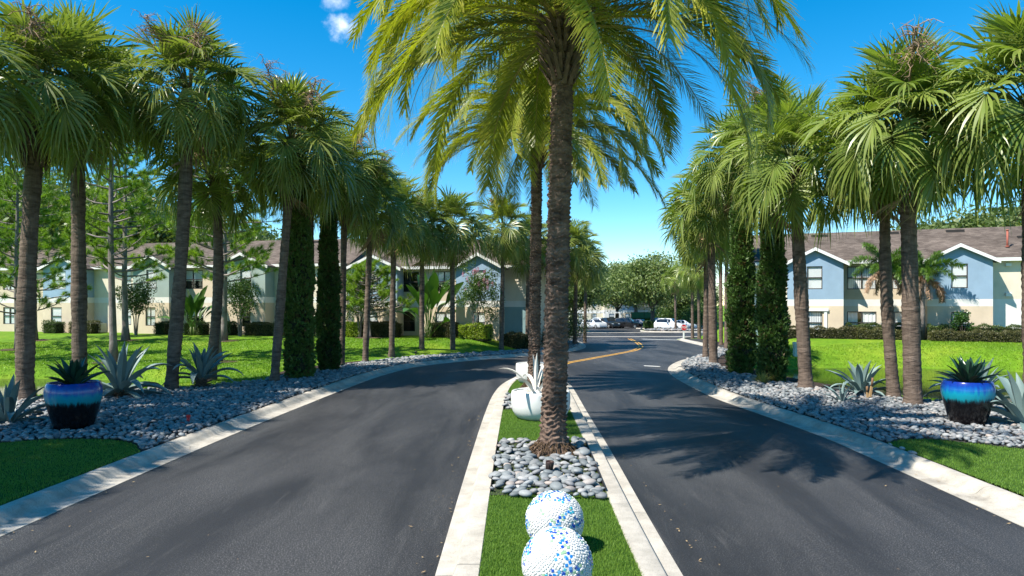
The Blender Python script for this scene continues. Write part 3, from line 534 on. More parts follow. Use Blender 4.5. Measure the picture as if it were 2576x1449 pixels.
# ------------------------------------------------------------------ palms
def strip(V, F, T, pts, wid, side, lift=0.0, up=None, tint=None):
    """ribbon along pts; lift raises one edge so that neighbouring leaf segments read as pleats"""
    b = len(V); n = len(pts)
    for i, p in enumerate(pts):
        o = side * wid[i]; l = (up * (lift * wid[i])) if up is not None else Vector((0, 0, 0))
        V.append(p - o - l); V.append(p + o + l); tv = tint[i] if tint else 0; T += [tv, tv]
    for i in range(n - 1): F.append((b + 2*i, b + 2*i + 1, b + 2*i + 3, b + 2*i + 2))
def fan_leaf(seed, el, lp=1.35, lb=1.15, nseg=42, droop=.5, tilt=.4):
    """one fan leaf of a cabbage palm growing towards +X at elevation el (radians): stalk, then pleated drooping segments"""
    r = random.Random(seed); V, F, T = [], [], []
    pts = []; a = el; p = Vector((0, 0, 0)); m = 7; sag = r.uniform(.12, .42) * max(.15, math.cos(el))
    for i in range(m + 1):
        pts.append(p.copy()); p = p + Vector((math.cos(a), 0, math.sin(a))) * (lp / m); a -= sag / m
    strip(V, F, T, pts, [lerp(.035, .014, i / m) for i in range(m + 1)], Vector((0, 1, 0)))
    up0 = Vector((-math.sin(a), 0, math.cos(a)))
    strip(V, F, T, pts, [lerp(.020, .010, i / m) for i in range(m + 1)], up0)
    npet = len(F)
    P = pts[-1]; span = R(156); roll = r.uniform(-.45, .45); a -= tilt * r.uniform(.75, 1.3)
    for k in range(nseg):
        ph = lerp(-span, span, (k + .5) / nseg); c = abs(ph) / span
        costa = .42 * lb * max(0, 1 - c * 1.9) ** 1.2                       # the rib runs on into the blade and bends down
        a2 = a - 1.3 * costa / lb; T2 = Vector((math.cos(a2), 0, math.sin(a2))); N2 = Vector((-math.sin(a2), 0, math.cos(a2)))
        S = Vector((0, math.cos(roll), math.sin(roll)))
        o = P + (Vector((math.cos(a), 0, math.sin(a))) * .7 + T2 * .3) * costa
        d = (T2 * math.cos(ph) + S * math.sin(ph) + N2 * (.42 * abs(math.sin(ph)) - .10)).normalized()
        L = lb * lerp(1.0, .62, c ** 2) * r.uniform(.90, 1.08) - costa * .35
        dph = 2 * span / nseg; sd = (T2 * -math.sin(ph) + S * math.cos(ph)).normalized(); dr = droop * r.uniform(.6, 1.5)
        q = []; w = []; tt = []
        for t in (0.03, .30, .50, .68, .85, 1.0):
            x = o + d * (L * t); g = max(0, t - .45) / .55
            x = x + Vector((0, 0, -1)) * (dr * L * g * g) - Vector((d.x, d.y, 0)) * (dr * L * .32 * g ** 3) + sd * (r.uniform(-.02, .02) * g)
            q.append(x); ww = .54 * L * min(t, .47) * dph; w.append(ww if t < .5 else ww * max(.05, (1 - t) / .52)); tt.append(max(0, .9 * g - .25) * r.uniform(.2, 1) + (.25 if abs(ph) < .12 and t < .5 else 0))
        strip(V, F, T, q, w, sd, .55 if k % 2 else -.55, N2, tt)
        if r.random() < .16:                                                 # pale hanging threads
            e = q[-2]; th = [e, e + d * .12 + Vector((r.uniform(-.1, .1), r.uniform(-.1, .1), .08)), e + d * .3 + Vector((r.uniform(-.2, .2), r.uniform(-.2, .2), r.uniform(-.1, .12)))]
            strip(V, F, T, th, [.003, .0025, .002], sd, tint=[1, 1, 1])
    return V, F, T, npet
FANCLASS = [R(x) for x in (82, 66, 50, 34, 18, 2, -14, -32, -52)]
FAN = {}
def fan_set(mat, key):
    FAN[key] = []
    for ci, el in enumerate(FANCLASS):
        row = []
        for s in range(2):
            V, F, T, npt = fan_leaf(ci * 10 + s, el, droop=lerp(.06, .27, min(1, ci / 5)) if ci < 7 else .18, tilt=(.12, .22, .38, .55, .75, .85, .80, .65, .45)[ci], lb=1.16, lp=lerp(1.3, 1.35, min(1, ci / 4)) if ci < 6 else 1.05)
            me = npmesh('fan_leaf', [v[:] for v in V], F, mat, False, T); me.materials.append(MT['petiole'])
            mi = [1 if i < npt else 0 for i in range(len(F))]; me.polygons.foreach_set('material_index', mi); row.append(me)
        FAN[key].append(row)
fan_set(MT['dead'], 'D'); fan_set(MT['sabal'], 'L'); fan_set(MT['sabal_r'], 'R')
def boot_mesh(l=.34, w=.075, split=True):
    b = MB(); t = .022
    prof = [(0, w * 1.15, 0), (l * .4, w * .8, .05), (l, w * .62, .15)]
    for sgn in ((-1, 1) if split else (0,)):
        v = []
        for z, ww, x in prof:
            y0, y1 = (-ww, ww) if not split else ((ww * .12, ww) if sgn > 0 else (-ww, -ww * .12)); sp = sgn * z * .10
            v += [(x, y0 + sp, z), (x, y1 + sp, z), (x + t, y1 + sp, z), (x + t, y0 + sp, z)]
        b.add(v, [(i*4+j, i*4+(j+1) % 4, (i+1)*4+(j+1) % 4, (i+1)*4+j) for i in range(2) for j in range(4)] + [(8, 9, 10, 11), (3, 2, 1, 0)])
    return b.mesh('leaf_base', MT['boot'])
BOOT = boot_mesh()
def sabal_trunk(h, rb, rt, lean, seed, curve=0):
    r = random.Random(seed); n = 18; rows = int(h / .09); V = []; F = []
    ph = [r.uniform(0, 6.28) for _ in range(4)]
    for i in range(rows + 1):
        t = i / rows; z = t * h; cx = lean[0] * t + curve * math.sin(math.pi * t); cy = lean[1] * t
        rad = lerp(rb, rt, t ** .7) * (1 + .35 * math.exp(-z / .22)) * (1 + .05 * math.sin(z * 1.7 + ph[0]) + .03 * math.sin(z * 4.1 + ph[1])) + (.008 if i % 2 else -.006) * r.uniform(.3, 1.4)
        for j in range(n):
            a = 2 * math.pi * j / n; rr = rad * (1 + r.uniform(-.028, .028)); V.append((cx + rr * math.cos(a), cy + rr * math.sin(a), z))
    F = [(i*n+j, i*n+(j+1) % n, (i+1)*n+(j+1) % n, (i+1)*n+j) for i in range(rows) for j in range(n)]
    return npmesh('trunk', V, F, MT['sabal_t'], True)
def stalk_mesh(seed):
    r = random.Random(seed); b = MB()
    for k in range(24):
        a = r.uniform(0, 6.28); p = Vector((0, 0, 0)); d = Vector((.5, 0, .85)); q = [p.copy()]
        base = Vector((1.25, 0, 1.55)) * r.uniform(.72, 1.05); q = [base + Vector((0, 0, 0))]
        dv = Vector((math.cos(a), math.sin(a), r.uniform(-.3, .8))).normalized()
        for i in range(4): q.append(q[-1] + dv * .13 + Vector((r.uniform(-.05, .05), r.uniform(-.05, .05), -.035 * i)))
        b.tube(q, [.012, .01, .008, .006, .004], 4, cap=False)
        for i in range(10):
            e = q[1 + i % 4]; b.tube([e, e + Vector((r.uniform(-.16, .16), r.uniform(-.16, .16), r.uniform(-.16, .1)))], [.006, .003], 3, cap=False)
    b.tube([(0, 0, 0), (.55, 0, .85), (1.3, 0, 1.6)], [.03, .02, .014], 5, cap=False)
    return b.mesh('flower_stalk', MT['bloom'])
STALK = [stalk_mesh(i) for i in range(2)]
def sabal(base, hub, label, key='L', n=62, rb=.24, rt=.19, sc=1.0, boots=10, lattice=False, stalk=0, seed=1, curve=0, group=None, elmin=-27, dead=None):
    dead = random.Random(seed + 5).choice((0, 1, 1, 2)) if dead is None else dead
    n = int(n * .95); rt = rt * .85; r = random.Random(seed); bx, by, bz = base; h = hub[2] - bz; lean = (hub[0] - bx, hub[1] - by)
    root = O('cabbage_palm', None, None, base, label=label, cat='palm tree', group=group or 'cabbage palms lining the drive')
    O('trunk', sabal_trunk(h, rb * .83, rt * .94, lean, seed, curve), root)
    ga = 2.39996
    for i in range(n):
        f = (i + .5) / n; el = lerp(86, elmin, f ** .95); ci = min(range(len(FANCLASS)), key=lambda k: abs(math.degrees(FANCLASS[k]) - el - r.uniform(-6, 6)))
        az = i * ga + r.uniform(-.25, .25); rr = rt * (.2 + .7 * min(1, f * 1.5)); s = .94 * sc * r.uniform(.80, 1.08)
        O('frond', r.choice(FAN[key][ci]), root, (lean[0] + math.cos(az) * rr, lean[1] + math.sin(az) * rr, h + .30 - .75 * f), (r.gauss(0, .10), r.gauss(0, .06), az), (s, s * r.choice((1, -1)), s))
    for i in range(dead):
        az = r.uniform(0, 6.28); O('dead_frond', r.choice(FAN['D'][8]), root, (lean[0] + math.cos(az) * rt, lean[1] + math.sin(az) * rt, h - .45), (r.gauss(0, .15), R(r.uniform(18, 32)), az), sc * r.uniform(.7, .9), label='withered brown hanging fan leaf')
    if lattice:
        for i in range(64):
            t = i / 64; z = h - .35 - 1.55 * t; az = i * ga; rr = rt * 1.25 + .10 * math.sin(math.pi * min(1, t * 1.15)); k = z / h
            O('leaf_base', BOOT, root, (lean[0]*k + curve*math.sin(math.pi*k) + math.cos(az) * rr, lean[1]*k + math.sin(az) * rr, z - .12), (0, R(-8), az), (1.15, 1.5, 1.0))
    for i in range(boots):
        az = r.uniform(0, 6.28); z = h - r.uniform(.0, .85); k = z / h; dn = r.random() < .6
        O('leaf_base', BOOT, root, (lean[0]*k + curve*math.sin(math.pi*k) + math.cos(az) * rt * .95, lean[1]*k + math.sin(az) * rt * .95, z), (0, R(r.uniform(120, 165)) if dn else R(r.uniform(5, 30)), az), r.uniform(.9, 1.5))
    for i in range(stalk):
        O('flower_stalk', STALK[i % 2], root, (lean[0], lean[1], h + .3), (0, r.uniform(-.1, .35), r.uniform(-2.6, -.5)), sc * r.uniform(.95, 1.25))
    return root
def palm_px(px, Y, hubpx, huby, label, z=None, **k):
    x = AT(px, Y); bz = (zt(x, Y) if z is None else z) - .03
    return sabal((x, Y, bz), (AT(hubpx, Y), Y, ZAT(huby, Y)), label, seed=int(px + Y * 10), **k)
# row beside the sage house
palm_px(62, 19.1, 100, 248, 'cabbage palm whose trunk top is wrapped in criss-crossed leaf boots', z=.1, rb=.30, rt=.24, lattice=True, boots=6, stalk=1, n=60, sc=1.10, curve=-.1)
palm_px(201, 21.3, 194, 233, 'straight dark cabbage palm rising directly behind the black and blue pot', z=.08, rb=.27, rt=.24, n=60, sc=1.12, stalk=1)
palm_px(430, 21.2, 476, 248, 'leaning cabbage palm between the two big agaves, crown above the sage gable', z=.1, rb=.235, rt=.235, n=60, sc=1.08, stalk=2, boots=18, curve=.06)
palm_px(527, 24.6, 540, 444, 'curved short cabbage palm behind the upright agave with stubby base', z=.06, rb=.24, rt=.19, n=52, curve=.22, sc=.98)
palm_px(690, 23.4, 735, 378, 'slim cabbage palm leaning toward the drive beside the first dark cypress column', z=.1, rb=.19, rt=.17, n=60, sc=1.08, stalk=2, boots=18)
palm_px(778, 27.3, 782, 434, 'cabbage palm with its trunk hidden behind the wider cypress column', z=.1, rb=.19, rt=.17, n=52, stalk=1)
palm_px(859, 29.3, 868, 454, 'rough-ringed cabbage palm just beyond the narrow cypress column', rb=.17, rt=.16, n=52, z=.1, stalk=1)
palm_px(919, 31.6, 933, 519, 'pale-trunked cabbage palm by the golden hedge next to the cypress', rb=.17, rt=.15, n=52, z=.1, stalk=1)
palm_px(985, 35.4, 992, 552, 'cabbage palm at the pebble edge before the dark ground floor window', rb=.19, rt=.17, n=50, z=.1)
palm_px(1061, 38.2, 1062, 582, 'cabbage palm standing before the bird of paradise clump of the blue house', rb=.18, rt=.16, n=50, z=.05, sc=1.0, stalk=1)
palm_px(1139, 39.4, 1137, 582, 'cabbage palm between the bird of paradise clump and the pink myrtle', rb=.19, rt=.16, n=50, z=.02, sc=1.05)
palm_px(1261, 42.4, 1266, 582, 'cabbage palm between the pink myrtle and the teal wall', rb=.18, rt=.15, n=50, z=-.02, stalk=1)
palm_px(1326, 45.6, 1330, 622, 'cabbage palm before the teal wall beside the second date palm', rb=.18, rt=.15, n=48, z=-.05)
palm_px(1446, 51, 1450, 647, 'cabbage palm among dark shrubs behind the blank back of a sign', rb=.18, rt=.16, n=52, sc=1.05)
palm_px(1471, 60, 1474, 672, 'farther cabbage palm over the shrubs near the parked white cars', rb=.18, rt=.16, n=48, sc=1.0)
palm_px(1418, 47, 1420, 622, 'cabbage palm half hidden by the front date palm trunk near the teal wall', rb=.18, rt=.16, n=48, sc=1.0)
# row beside the pond
palm_px(2297, 18.1, 2280, 333, 'thick pale cabbage palm leaning beside a darker thinner trunk at the pond', key='R', z=.1, rb=.27, rt=.235, n=62, sc=1.12, stalk=1, boots=20)
palm_px(2249, 19.6, 2228, 368, 'thinner dark cabbage palm touching the thick pale one by the pond', key='R', z=.08, rb=.21, rt=.18, n=55, sc=1.05, curve=-.12, boots=14)
palm_px(2028, 21.5, 1998, 428, 'stout cabbage palm leaning over the kerb beside the taller cypress column', key='R', z=.1, rb=.26, rt=.23, n=60, sc=1.08, boots=22)
palm_px(1944, 26.4, 1932, 364, 'tall cabbage palm with trunk hidden behind the two pond side cypress columns', key='R', z=.1, rb=.2, rt=.18, n=55, stalk=1)
palm_px(1846, 28.6, 1848, 419, 'cabbage palm rising behind the shorter pond side cypress column', key='R', z=.1, rb=.2, rt=.18, n=55, sc=1.0)
palm_px(1795, 30.8, 1787, 524, 'thick cabbage palm of a close pair on the kerb bend', key='R', z=.1, rb=.235, rt=.20, n=57, sc=1.0)
palm_px(1775, 34.6, 1778, 572, 'slimmer cabbage palm of the close pair on the kerb bend', key='R', z=.08, rb=.17, rt=.15, n=55, sc=1.1)
palm_px(1828, 44.0, 1828, 562, 'slender cabbage palm seen between the kerb bend pair and the cypress', key='R', rb=.18, rt=.16, n=48)
palm_px(1814, 52.5, 1812, 592, 'more distant slender cabbage palm between the kerb bend pair and the cypress', key='R', rb=.18, rt=.16, n=48)
palm_px(1742, 71.5, 1742, 682, 'cabbage palm right behind the red stop sign', key='R', rb=.2, rt=.17, n=48)
palm_px(1759, 69, 1757, 682, 'cabbage palm one place beyond the stop sign beside the pebbles', key='R', rb=.2, rt=.17, n=48)
palm_px(1700, 96, 1698, 707, 'small far cabbage palm by the parked white cars', key='R', rb=.2, rt=.17, n=38)
palm_px(2600, 16.4, 2592, 278, 'big pale cabbage palm overhanging the turquoise banded pot and agaves', key='R', z=.1, rb=.26, rt=.24, n=62, sc=1.15, boots=14, stalk=1)
# out of frame to the west: the row goes on, and its crowns shade the corner turf and the pot
palm_px(-235, 15.6, -225, 188, 'cabbage palm of the row just past the corner turf', z=.1, rb=.26, rt=.22, n=52, sc=1.1)
sabal((-14.2, 5.6, .08), (-14.0, 5.6, 8.6), 'cabbage palm of the row by the shaded corner turf nearest the entrance', n=58, sc=1.15, rb=.26, rt=.22, seed=501)
sabal((-14.0, 8.2, .08), (-13.8, 8.2, 8.2), 'cabbage palm of the row rooted in the shaded corner turf', n=58, sc=1.15, rb=.26, rt=.22, seed=502)
sabal((-13.6, 12.4, .08), (-13.3, 12.4, 7.8), 'cabbage palm of the row where corner turf meets pebbles', n=58, sc=1.1, rb=.26, rt=.22, seed=503)
# ------------------------------------------------------------------ date palms on the median
def date_frond(seed, el, bend, L=4.75, nl=138):
    r = random.Random(seed); V, F, T = [], [], []; m = 26; a = el; p = Vector((0, 0, 0)); pts = []; ang = []
    sw = r.uniform(-.25, .25)
    for i in range(m + 1):
        pts.append(p.copy()); ang.append(a); t = i / m; y = sw * t
        p = p + Vector((math.cos(a) * math.cos(y), math.cos(a) * math.sin(y), math.sin(a))) * (L / m); a = el - bend * ((i + 1) / m) ** 1.15
    strip(V, F, T, pts, [lerp(.045, .006, (i / m) ** .6) for i in range(m + 1)], Vector((0, 1, 0))); strip(V, F, T, pts, [lerp(.028, .005, (i / m) ** .6) for i in range(m + 1)], Vector((-math.sin(el), 0, math.cos(el))))
    nr_ = len(F); yl = r.random()
    for k in range(nl):
        t = lerp(.10, .995, (k + r.uniform(-.2, .2)) / nl); t = min(.995, max(.09, t)); x = t * m; i = min(m - 1, int(x)); f = x - i
        o = pts[i].lerp(pts[i + 1], f); aa = lerp(ang[i], ang[i + 1], f); Tn = Vector((math.cos(aa), 0, math.sin(aa))); Nn = Vector((-math.sin(aa), 0, math.cos(aa)))
        ll = .58 * (min(1, .35 + t * 2.2) if t < .3 else 1) * (1 if t < .72 else lerp(1, .50, (t - .72) / .28)) * r.uniform(.85, 1.1)
        for sd in (-1, 1):
            fw = r.uniform(.55, 1.0) + t * .45; d = (Tn * fw + Vector((0, sd, 0)) * r.uniform(.7, 1.05) + Nn * r.uniform(-.05, .55)).normalized()
            dr = r.uniform(.15, .45); q = [o, o + d * ll * .5 + Vector((0, 0, -dr * ll * .12)), o + d * ll + Vector((r.uniform(-.04, .04), 0, -dr * ll * .75))]
            s = d.cross(Nn); s = s.normalized() if s.length > .1 else Vector((1, 0, 0)); s = (s * math.cos(.6 * sd) + Nn * math.sin(.6)).normalized()
            tn = max(0, r.gauss(.05, .15)) + .28 * yl * (1 if t > .3 else .4)
            strip(V, F, T, q, [.009, .0118, .0025], s, tint=[min(1, tn * .6), min(1, tn), min(1, tn + .45)])
    me = npmesh('date_frond', [v[:] for v in V], F, MT['date'], False, T); me.materials.append(MT['rachis'])
    me.polygons.foreach_set('material_index', [1 if i < nr_ else 0 for i in range(len(F))]); return me
DCL = [(86, 34), (76, 66), (66, 98), (56, 116), (46, 122), (35, 118), (23, 108), (10, 92), (-4, 74), (-18, 56)]
DFR = [[date_frond(ci * 7 + s, R(e), R(b * (.82 + .15 * s))) for s in range(3)] for ci, (e, b) in enumerate(DCL)]
def date_trunk(h, rb, rt, lean, seed, nth=108, dz=.0125, flare=.24):
    r = np.random.default_rng(seed); rows = int(h / dz); th = np.arange(nth) / nth * 2 * np.pi; z = np.linspace(0, h, rows + 1)
    TH, Z = np.meshgrid(th, z); t = Z / h
    wob = .035 * np.sin(TH * 2 + Z * 1.3) + .022 * np.sin(TH * 5 - Z * 2.1) + .014 * np.sin(TH * 9 + Z * 5)
    rh = .082; zz = (Z + wob) / rh; row = np.floor(zz); v = zz - row
    jr = r.uniform(-.5, .5, 400)[(row.astype(int)) % 400]; nround = 9
    u = TH * nround / (2 * np.pi) + .5 * (row % 2) + .25 * jr; ui = np.floor(u); u = u - ui
    amp = r.uniform(.5, 1.25, (400, 40))[(row.astype(int)) % 400, (ui.astype(int)) % 40]
    lens = np.clip(1 - np.abs(2 * u - 1) ** 2.4, 0, 1)
    bumpz = lens * np.where(v < .78, (v / .78) ** 1.6, (1 - v) / .22) * amp
    rad = (rb + (rt - rb) * t ** .75) + .050 * bumpz + r.normal(0, .0022, Z.shape)
    rad += flare * np.exp(-np.maximum(Z, 0) / .14) * (1 + .25 * np.sin(TH * 7) + .15 * np.sin(TH * 13))
    X = lean[0] * t + rad * np.cos(TH); Yv = lean[1] * t + rad * np.sin(TH)
    V = np.stack([X, Yv, Z], -1).reshape(-1, 3); i, j = np.meshgrid(np.arange(rows), np.arange(nth), indexing='ij'); a = (i * nth + j).ravel(); b = (i * nth + (j + 1) % nth).ravel()
    return npmesh('trunk', V, np.c_[a, b, b + nth, a + nth], MT['date_t'], True)
def date_palm(base, hub, label, n, rb, rt, sc, seed, elmin=-34):
    r = random.Random(seed); h = hub[2] - base[2]; lean = (hub[0] - base[0], hub[1] - base[1])
    root = O('date_palm', None, None, base, label=label, cat='palm tree', group='date palms on the median')
    O('trunk', date_trunk(h - .15, rb, rt, lean, seed), root)
    b = MB(); rr = random.Random(seed)                              # shaggy ring of roots at the foot
    for k in range(420):
        a = rr.uniform(0, 6.28); q = rr.uniform(rb * 1.02, rb + .30); zz = max(.01, .30 - (q - rb) * 1.0); p = Vector((math.cos(a) * q, math.sin(a) * q, zz))
        b.tube([p, p + Vector((math.cos(a) * rr.uniform(.02, .08), math.sin(a) * rr.uniform(.02, .08), -rr.uniform(.02, .10)))], [.012, .006], 4, cap=False)
    O('root_mass', b.mesh('root_mass', MT['root']), root)
    for i in range(n):
        f = (i + .5) / n; el = lerp(88, elmin, f ** .85); ci = min(range(len(DCL)), key=lambda k: abs(DCL[k][0] - el - r.uniform(-5, 5))); az = i * 2.39996 + r.uniform(-.2, .2); q = rt * (.3 + .7 * f)
        s = sc * r.uniform(.9, 1.08)
        O('frond', r.choice(DFR[ci]), root, (lean[0] + math.cos(az) * q, lean[1] + math.sin(az) * q, h + .55 - .95 * f), (r.gauss(0, .12), r.gauss(0, .05), az), (s, s * r.choice((-1, 1)), s))
    for i in range(46):
        t = i / 46; az = i * 2.39996; z = h - .05 - 1.25 * t; q = rt * 1.02 + .05 * (1 - t)
        O('leaf_base', BOOT, root, (lean[0] * z / h + math.cos(az) * q, lean[1] * z / h + math.sin(az) * q, z - .1), (0, R(lerp(28, 6, t)), az), (1.2, 1.25, r.uniform(.8, 1.3)))
    return root
Y1, Y2 = 12.25, 21.8
date_palm((AT(1391, Y1), Y1, .10), (AT(1419, Y1), Y1, ZAT(30, Y1)), 'tall date palm on the median with pebbles round its foot', 96, .212, .165, .97, 5, 10)
date_palm((AT(1343, Y2), Y2, .10), (AT(1352, Y2), Y2, ZAT(322, Y2)), 'shorter date palm on the median beside the white bowl without plant', 92, .175, .145, .97, 9, 4)
# ------------------------------------------------------------------ leaf clouds
def leaf_quads(C, size, elong=2.0, up=.3, flat=None):
    """diamond-shaped leaves at points C (n,3) with random directions"""
    n = len(C); d = nr.normal(size=(n, 3)); d[:, 2] += up; d /= np.linalg.norm(d, axis=1)[:, None]
    e = nr.normal(size=(n, 3)); s = np.cross(d, e); s /= np.linalg.norm(s, axis=1)[:, None] + 1e-9
    L = size * nr.uniform(.6, 1.25, n)[:, None]; W = L / elong
    V = np.stack([C - d * L * .5, C + s * W * .5, C + d * L * .5, C - s * W * .5], 1).reshape(-1, 3)
    return V, np.arange(4 * n).reshape(-1, 4)
def blob_pts(center, rad, n, shell=.35):
    d = nr.normal(size=(n, 3)); d /= np.linalg.norm(d, axis=1)[:, None]; q = nr.random(n) ** shell
    return np.asarray(center) + d * q[:, None] * np.asarray(rad)
# ---- cypress columns
def cypress(px, Y, width, topy, label, seed):
    x = AT(px, Y); z0 = .08; h = ZAT(topy, Y) - z0; r = np.random.default_rng(seed); root = O('cypress', None, None, (x, Y, z0), label=label, cat='cypress', group='columnar cypresses between the palms')
    n = 5200; t = r.random(n); a = r.uniform(0, 2*np.pi, n)
    def rad(t, a): return width * .5 * (.70 + .32 * np.sin(np.clip(t * 1.25 + .2, 0, 1) * np.pi) ** .6) * np.clip((1.02 - t) * 4.5, .02, 1) ** .5 * (1 + .10 * np.sin(a * 3 + t * 15) + .10 * np.sin(a * 2 - t * 33 + seed) + .07 * np.sin(a * 5 + t * 60))
    q = rad(t, a) * r.uniform(.80, 1.04, n); C = np.c_[np.cos(a) * q, np.sin(a) * q, .06 + t * h]
    # each tuft: several narrow upright sprays
    k = 7; D = np.c_[np.cos(a) * .55, np.sin(a) * .55, np.full(n, .8)]; D = np.repeat(D, k, 0) + r.normal(0, .42, (n * k, 3)); D /= np.linalg.norm(D, axis=1)[:, None]
    P = np.repeat(C, k, 0) + r.normal(0, .02, (n * k, 3)); L = r.uniform(.07, .15, n * k)[:, None]; s = np.cross(D, r.normal(size=(n * k, 3))); s /= np.linalg.norm(s, axis=1)[:, None]
    V = np.stack([P, P + D * L * .45 + s * L * .26, P + D * L, P + D * L * .45 - s * L * .26], 1).reshape(-1, 3)
    brown = np.repeat((r.random(n) < .10) * r.uniform(.4, 1, n), k * 4)
    O('crown', npmesh('cypress_crown', V, np.arange(4 * n * k).reshape(-1, 4), MT['cypress'], False, brown), root)
    b = MB(); b.lathe([(.02 if i in (0, 24) else float(rad(np.array(i / 24), np.array(0.)) * .80), .05 + h * i / 24 * .985) for i in range(25)], 14); O('shade_core', b.mesh('shade_core', MT['cyp_core']), root)  # solid near-black core: the shade deep in the foliage, put into colour
    b = MB(); b.tube([(0, 0, -.05), (.02, 0, .5)], [.07, .055], 8); O('trunk', b.mesh('trunk', MT['oak_t']), root)
    return root
cypress(752, 24.6, .90, 380, 'wide dark cypress column beside the slim leaning palm', 3)
cypress(827, 27.4, .78, 470, 'narrow dark cypress column between two palms before the sage house', 4)
cypress(1865, 26.3, .92, 455, 'cypress column with browned patches behind the kerb bend palm pair', 5)
cypress(1942, 23.6, .86, 440, 'dense cypress column beside the stout leaning pond side palm', 6)
# ---- pines on the lawn
def pine(x, y, h, label, seed, low=.25, lean=0, r0=.17, z=None, tips=8):
    r = random.Random(seed); g = (zt(x, y) if z is None else z); root = O('pine_tree', None, None, (x, y, g), label=label, cat='pine tree', group='pines on the lawn before the sage house')
    b = MB(); tp = [(lean * t + .05 * math.sin(7 * t + seed), .05 * math.cos(5 * t), -.05 + h * t) for t in np.linspace(0, 1, 16)]
    b.tube(tp, [lerp(r0, .03, t ** 1.2) * (1 + .5 * math.exp(-t * 40)) for t in np.linspace(0, 1, 16)], 10); O('trunk', b.mesh('trunk', MT['pine_t']), root)
    bb = MB(); TU = []; DI = []
    nb = 54
    for k in range(nb):
        t = lerp(low, .98, k / nb) + r.uniform(-.01, .01); a = k * 2.4 + r.uniform(-.5, .5); L = lerp(3.1, .7, (t - low) / (1 - low)) * r.uniform(.6, 1.15)
        p = Vector((lean * t, 0, h * t)); q = [p.copy()]; d = Vector((math.cos(a), math.sin(a), r.uniform(.0, .25)))
        for i in range(4):
            p = p + d * (L / 4); q.append(p.copy()); d = (d + Vector((r.uniform(-.2, .2), r.uniform(-.2, .2), r.uniform(-.02, .22)))).normalized()
        bb.tube(q, [.055, .045, .036, .025, .014], 5, cap=False); TU.append(q[-1]); DI.append(d)
        for i in range(tips):
            e = q[2 + (i % 3)]; dd = (d + Vector((r.uniform(-.9, .9), r.uniform(-.9, .9), r.uniform(.0, .6)))).normalized(); w = e + dd * r.uniform(.3, .75)
            bb.tube([e, (e + w) / 2 + Vector((0, 0, -.03)), w], [.013, .010, .007], 4, cap=False); TU.append(w); DI.append(dd)
    O('branches', bb.mesh('branches', MT['pine_t']), root)
    n = len(TU); k = 84; P = np.repeat(np.array([v[:] for v in TU]), k, 0); D = np.repeat(np.array([v[:] for v in DI]), k, 0)
    P = P - D * nr.uniform(0, .22, (n * k, 1)); d = D * .7 + nr.normal(0, .62, (n * k, 3)); d /= np.linalg.norm(d, axis=1)[:, None]; L = nr.uniform(.18, .34, (n * k, 1)); s = np.cross(d, nr.normal(size=(n * k, 3))); s /= np.linalg.norm(s, axis=1)[:, None]
    V = np.stack([P - s * .011, P + s * .011, P + d * L], 1).reshape(-1, 3); O('crown', npmesh('pine_crown', V, np.arange(3 * n * k).reshape(-1, 3), MT['needle']), root)
    # ring of needles on the ground
    c = MB(); m = 20; c.add([(0, 0, .035)] + [(math.cos(6.283*j/m) * .95 * r.uniform(.8, 1.15), math.sin(6.283*j/m) * .75 * r.uniform(.8, 1.15), zt(x + math.cos(6.283*j/m)*.9, y + math.sin(6.283*j/m)*.7) - g + .022) for j in range(m)], [(0, 1+j, 1+(j+1) % m) for j in range(m)])
    tags(O('pine_straw', c.mesh('pine_straw', MT['straw']), None, (x, y, g)), kind='structure'); return root
def lawn_px(px, py):
    z = 0.2
    for _ in range(25): X, Y, _z = PX(px, py, z); z = .6*z + .4*zt(X, Y)
    return X, Y
for px, py, h, lab, sd_, low, r0 in ((83, 857, 14, 'pine behind the palm with criss-crossed boots', 1, .2, .18), (282, 913, 15, 'nearer slim pine between the blue pot palm and the leaning palm', 2, .28, .17), (315, 857, 14, 'farther pine standing beside the nearer slim pine', 3, .26, .2),
        (549, 911, 14, 'pale pine trunk right beside the curved short palm', 4, .30, .16), (564, 858, 13, 'pine with bare spreading branches before the sage gable', 5, .28, .19)):
    X, Y = lawn_px(px, py); pine(X, Y, h, lab, sd_, low, 0, r0)
pine(-27.5, 33, 13, 'leafy pine on the lawn past the criss-crossed boot palm, branches reaching in', 8, .16, 0, .17, tips=9)
pine(-29, 40, 12, 'bushy pine close to the sage house behind the boot palm', 9, .14, 0, .16, tips=9)
# ---- broadleaf trees
def crown_mesh(seed, rx, ry, rz, ncl, per, leaf, mat, name='crown'):
    r = np.random.default_rng(seed); C = []
    for k in range(ncl):
        d = r.normal(size=3); d /= np.linalg.norm(d); d[2] = d[2] * .9 + .12; q = r.random() ** .42; c = d * q * np.array([rx, ry, rz]) * (.86 + .25 * math.sin(k))
        s = r.uniform(.16, .30) * min(rx, rz); C.append(c + r.normal(size=(per, 3)) * np.array([s, s, s * .62]))
    V, F = leaf_quads(np.concatenate(C), leaf, 1.9, .25); return npmesh(name, V, F, mat)
def limbs(seed, h, rx, rz, r0, zc, mat, n=9):
    r = random.Random(seed); b = MB(); b.tube([(0, 0, -.1), (.05, 0, h * .35), (0, .05, h)], [r0 * 1.35, r0, r0 * .85], 10)
    for k in range(n):
        a = k * 2.4 + r.uniform(-.3, .3); e = Vector((math.cos(a) * rx * r.uniform(.45, .8), math.sin(a) * rx * r.uniform(.45, .8), zc + rz * r.uniform(-.2, .6)))
        s = Vector((0, .03, h * r.uniform(.82, 1))); m = s.lerp(e, .5) + Vector((0, 0, -.25 * r.random())); b.tube([s, m, e], [r0 * .6, r0 * .36, r0 * .1], 6, cap=False)
    return b.mesh('trunk', mat)
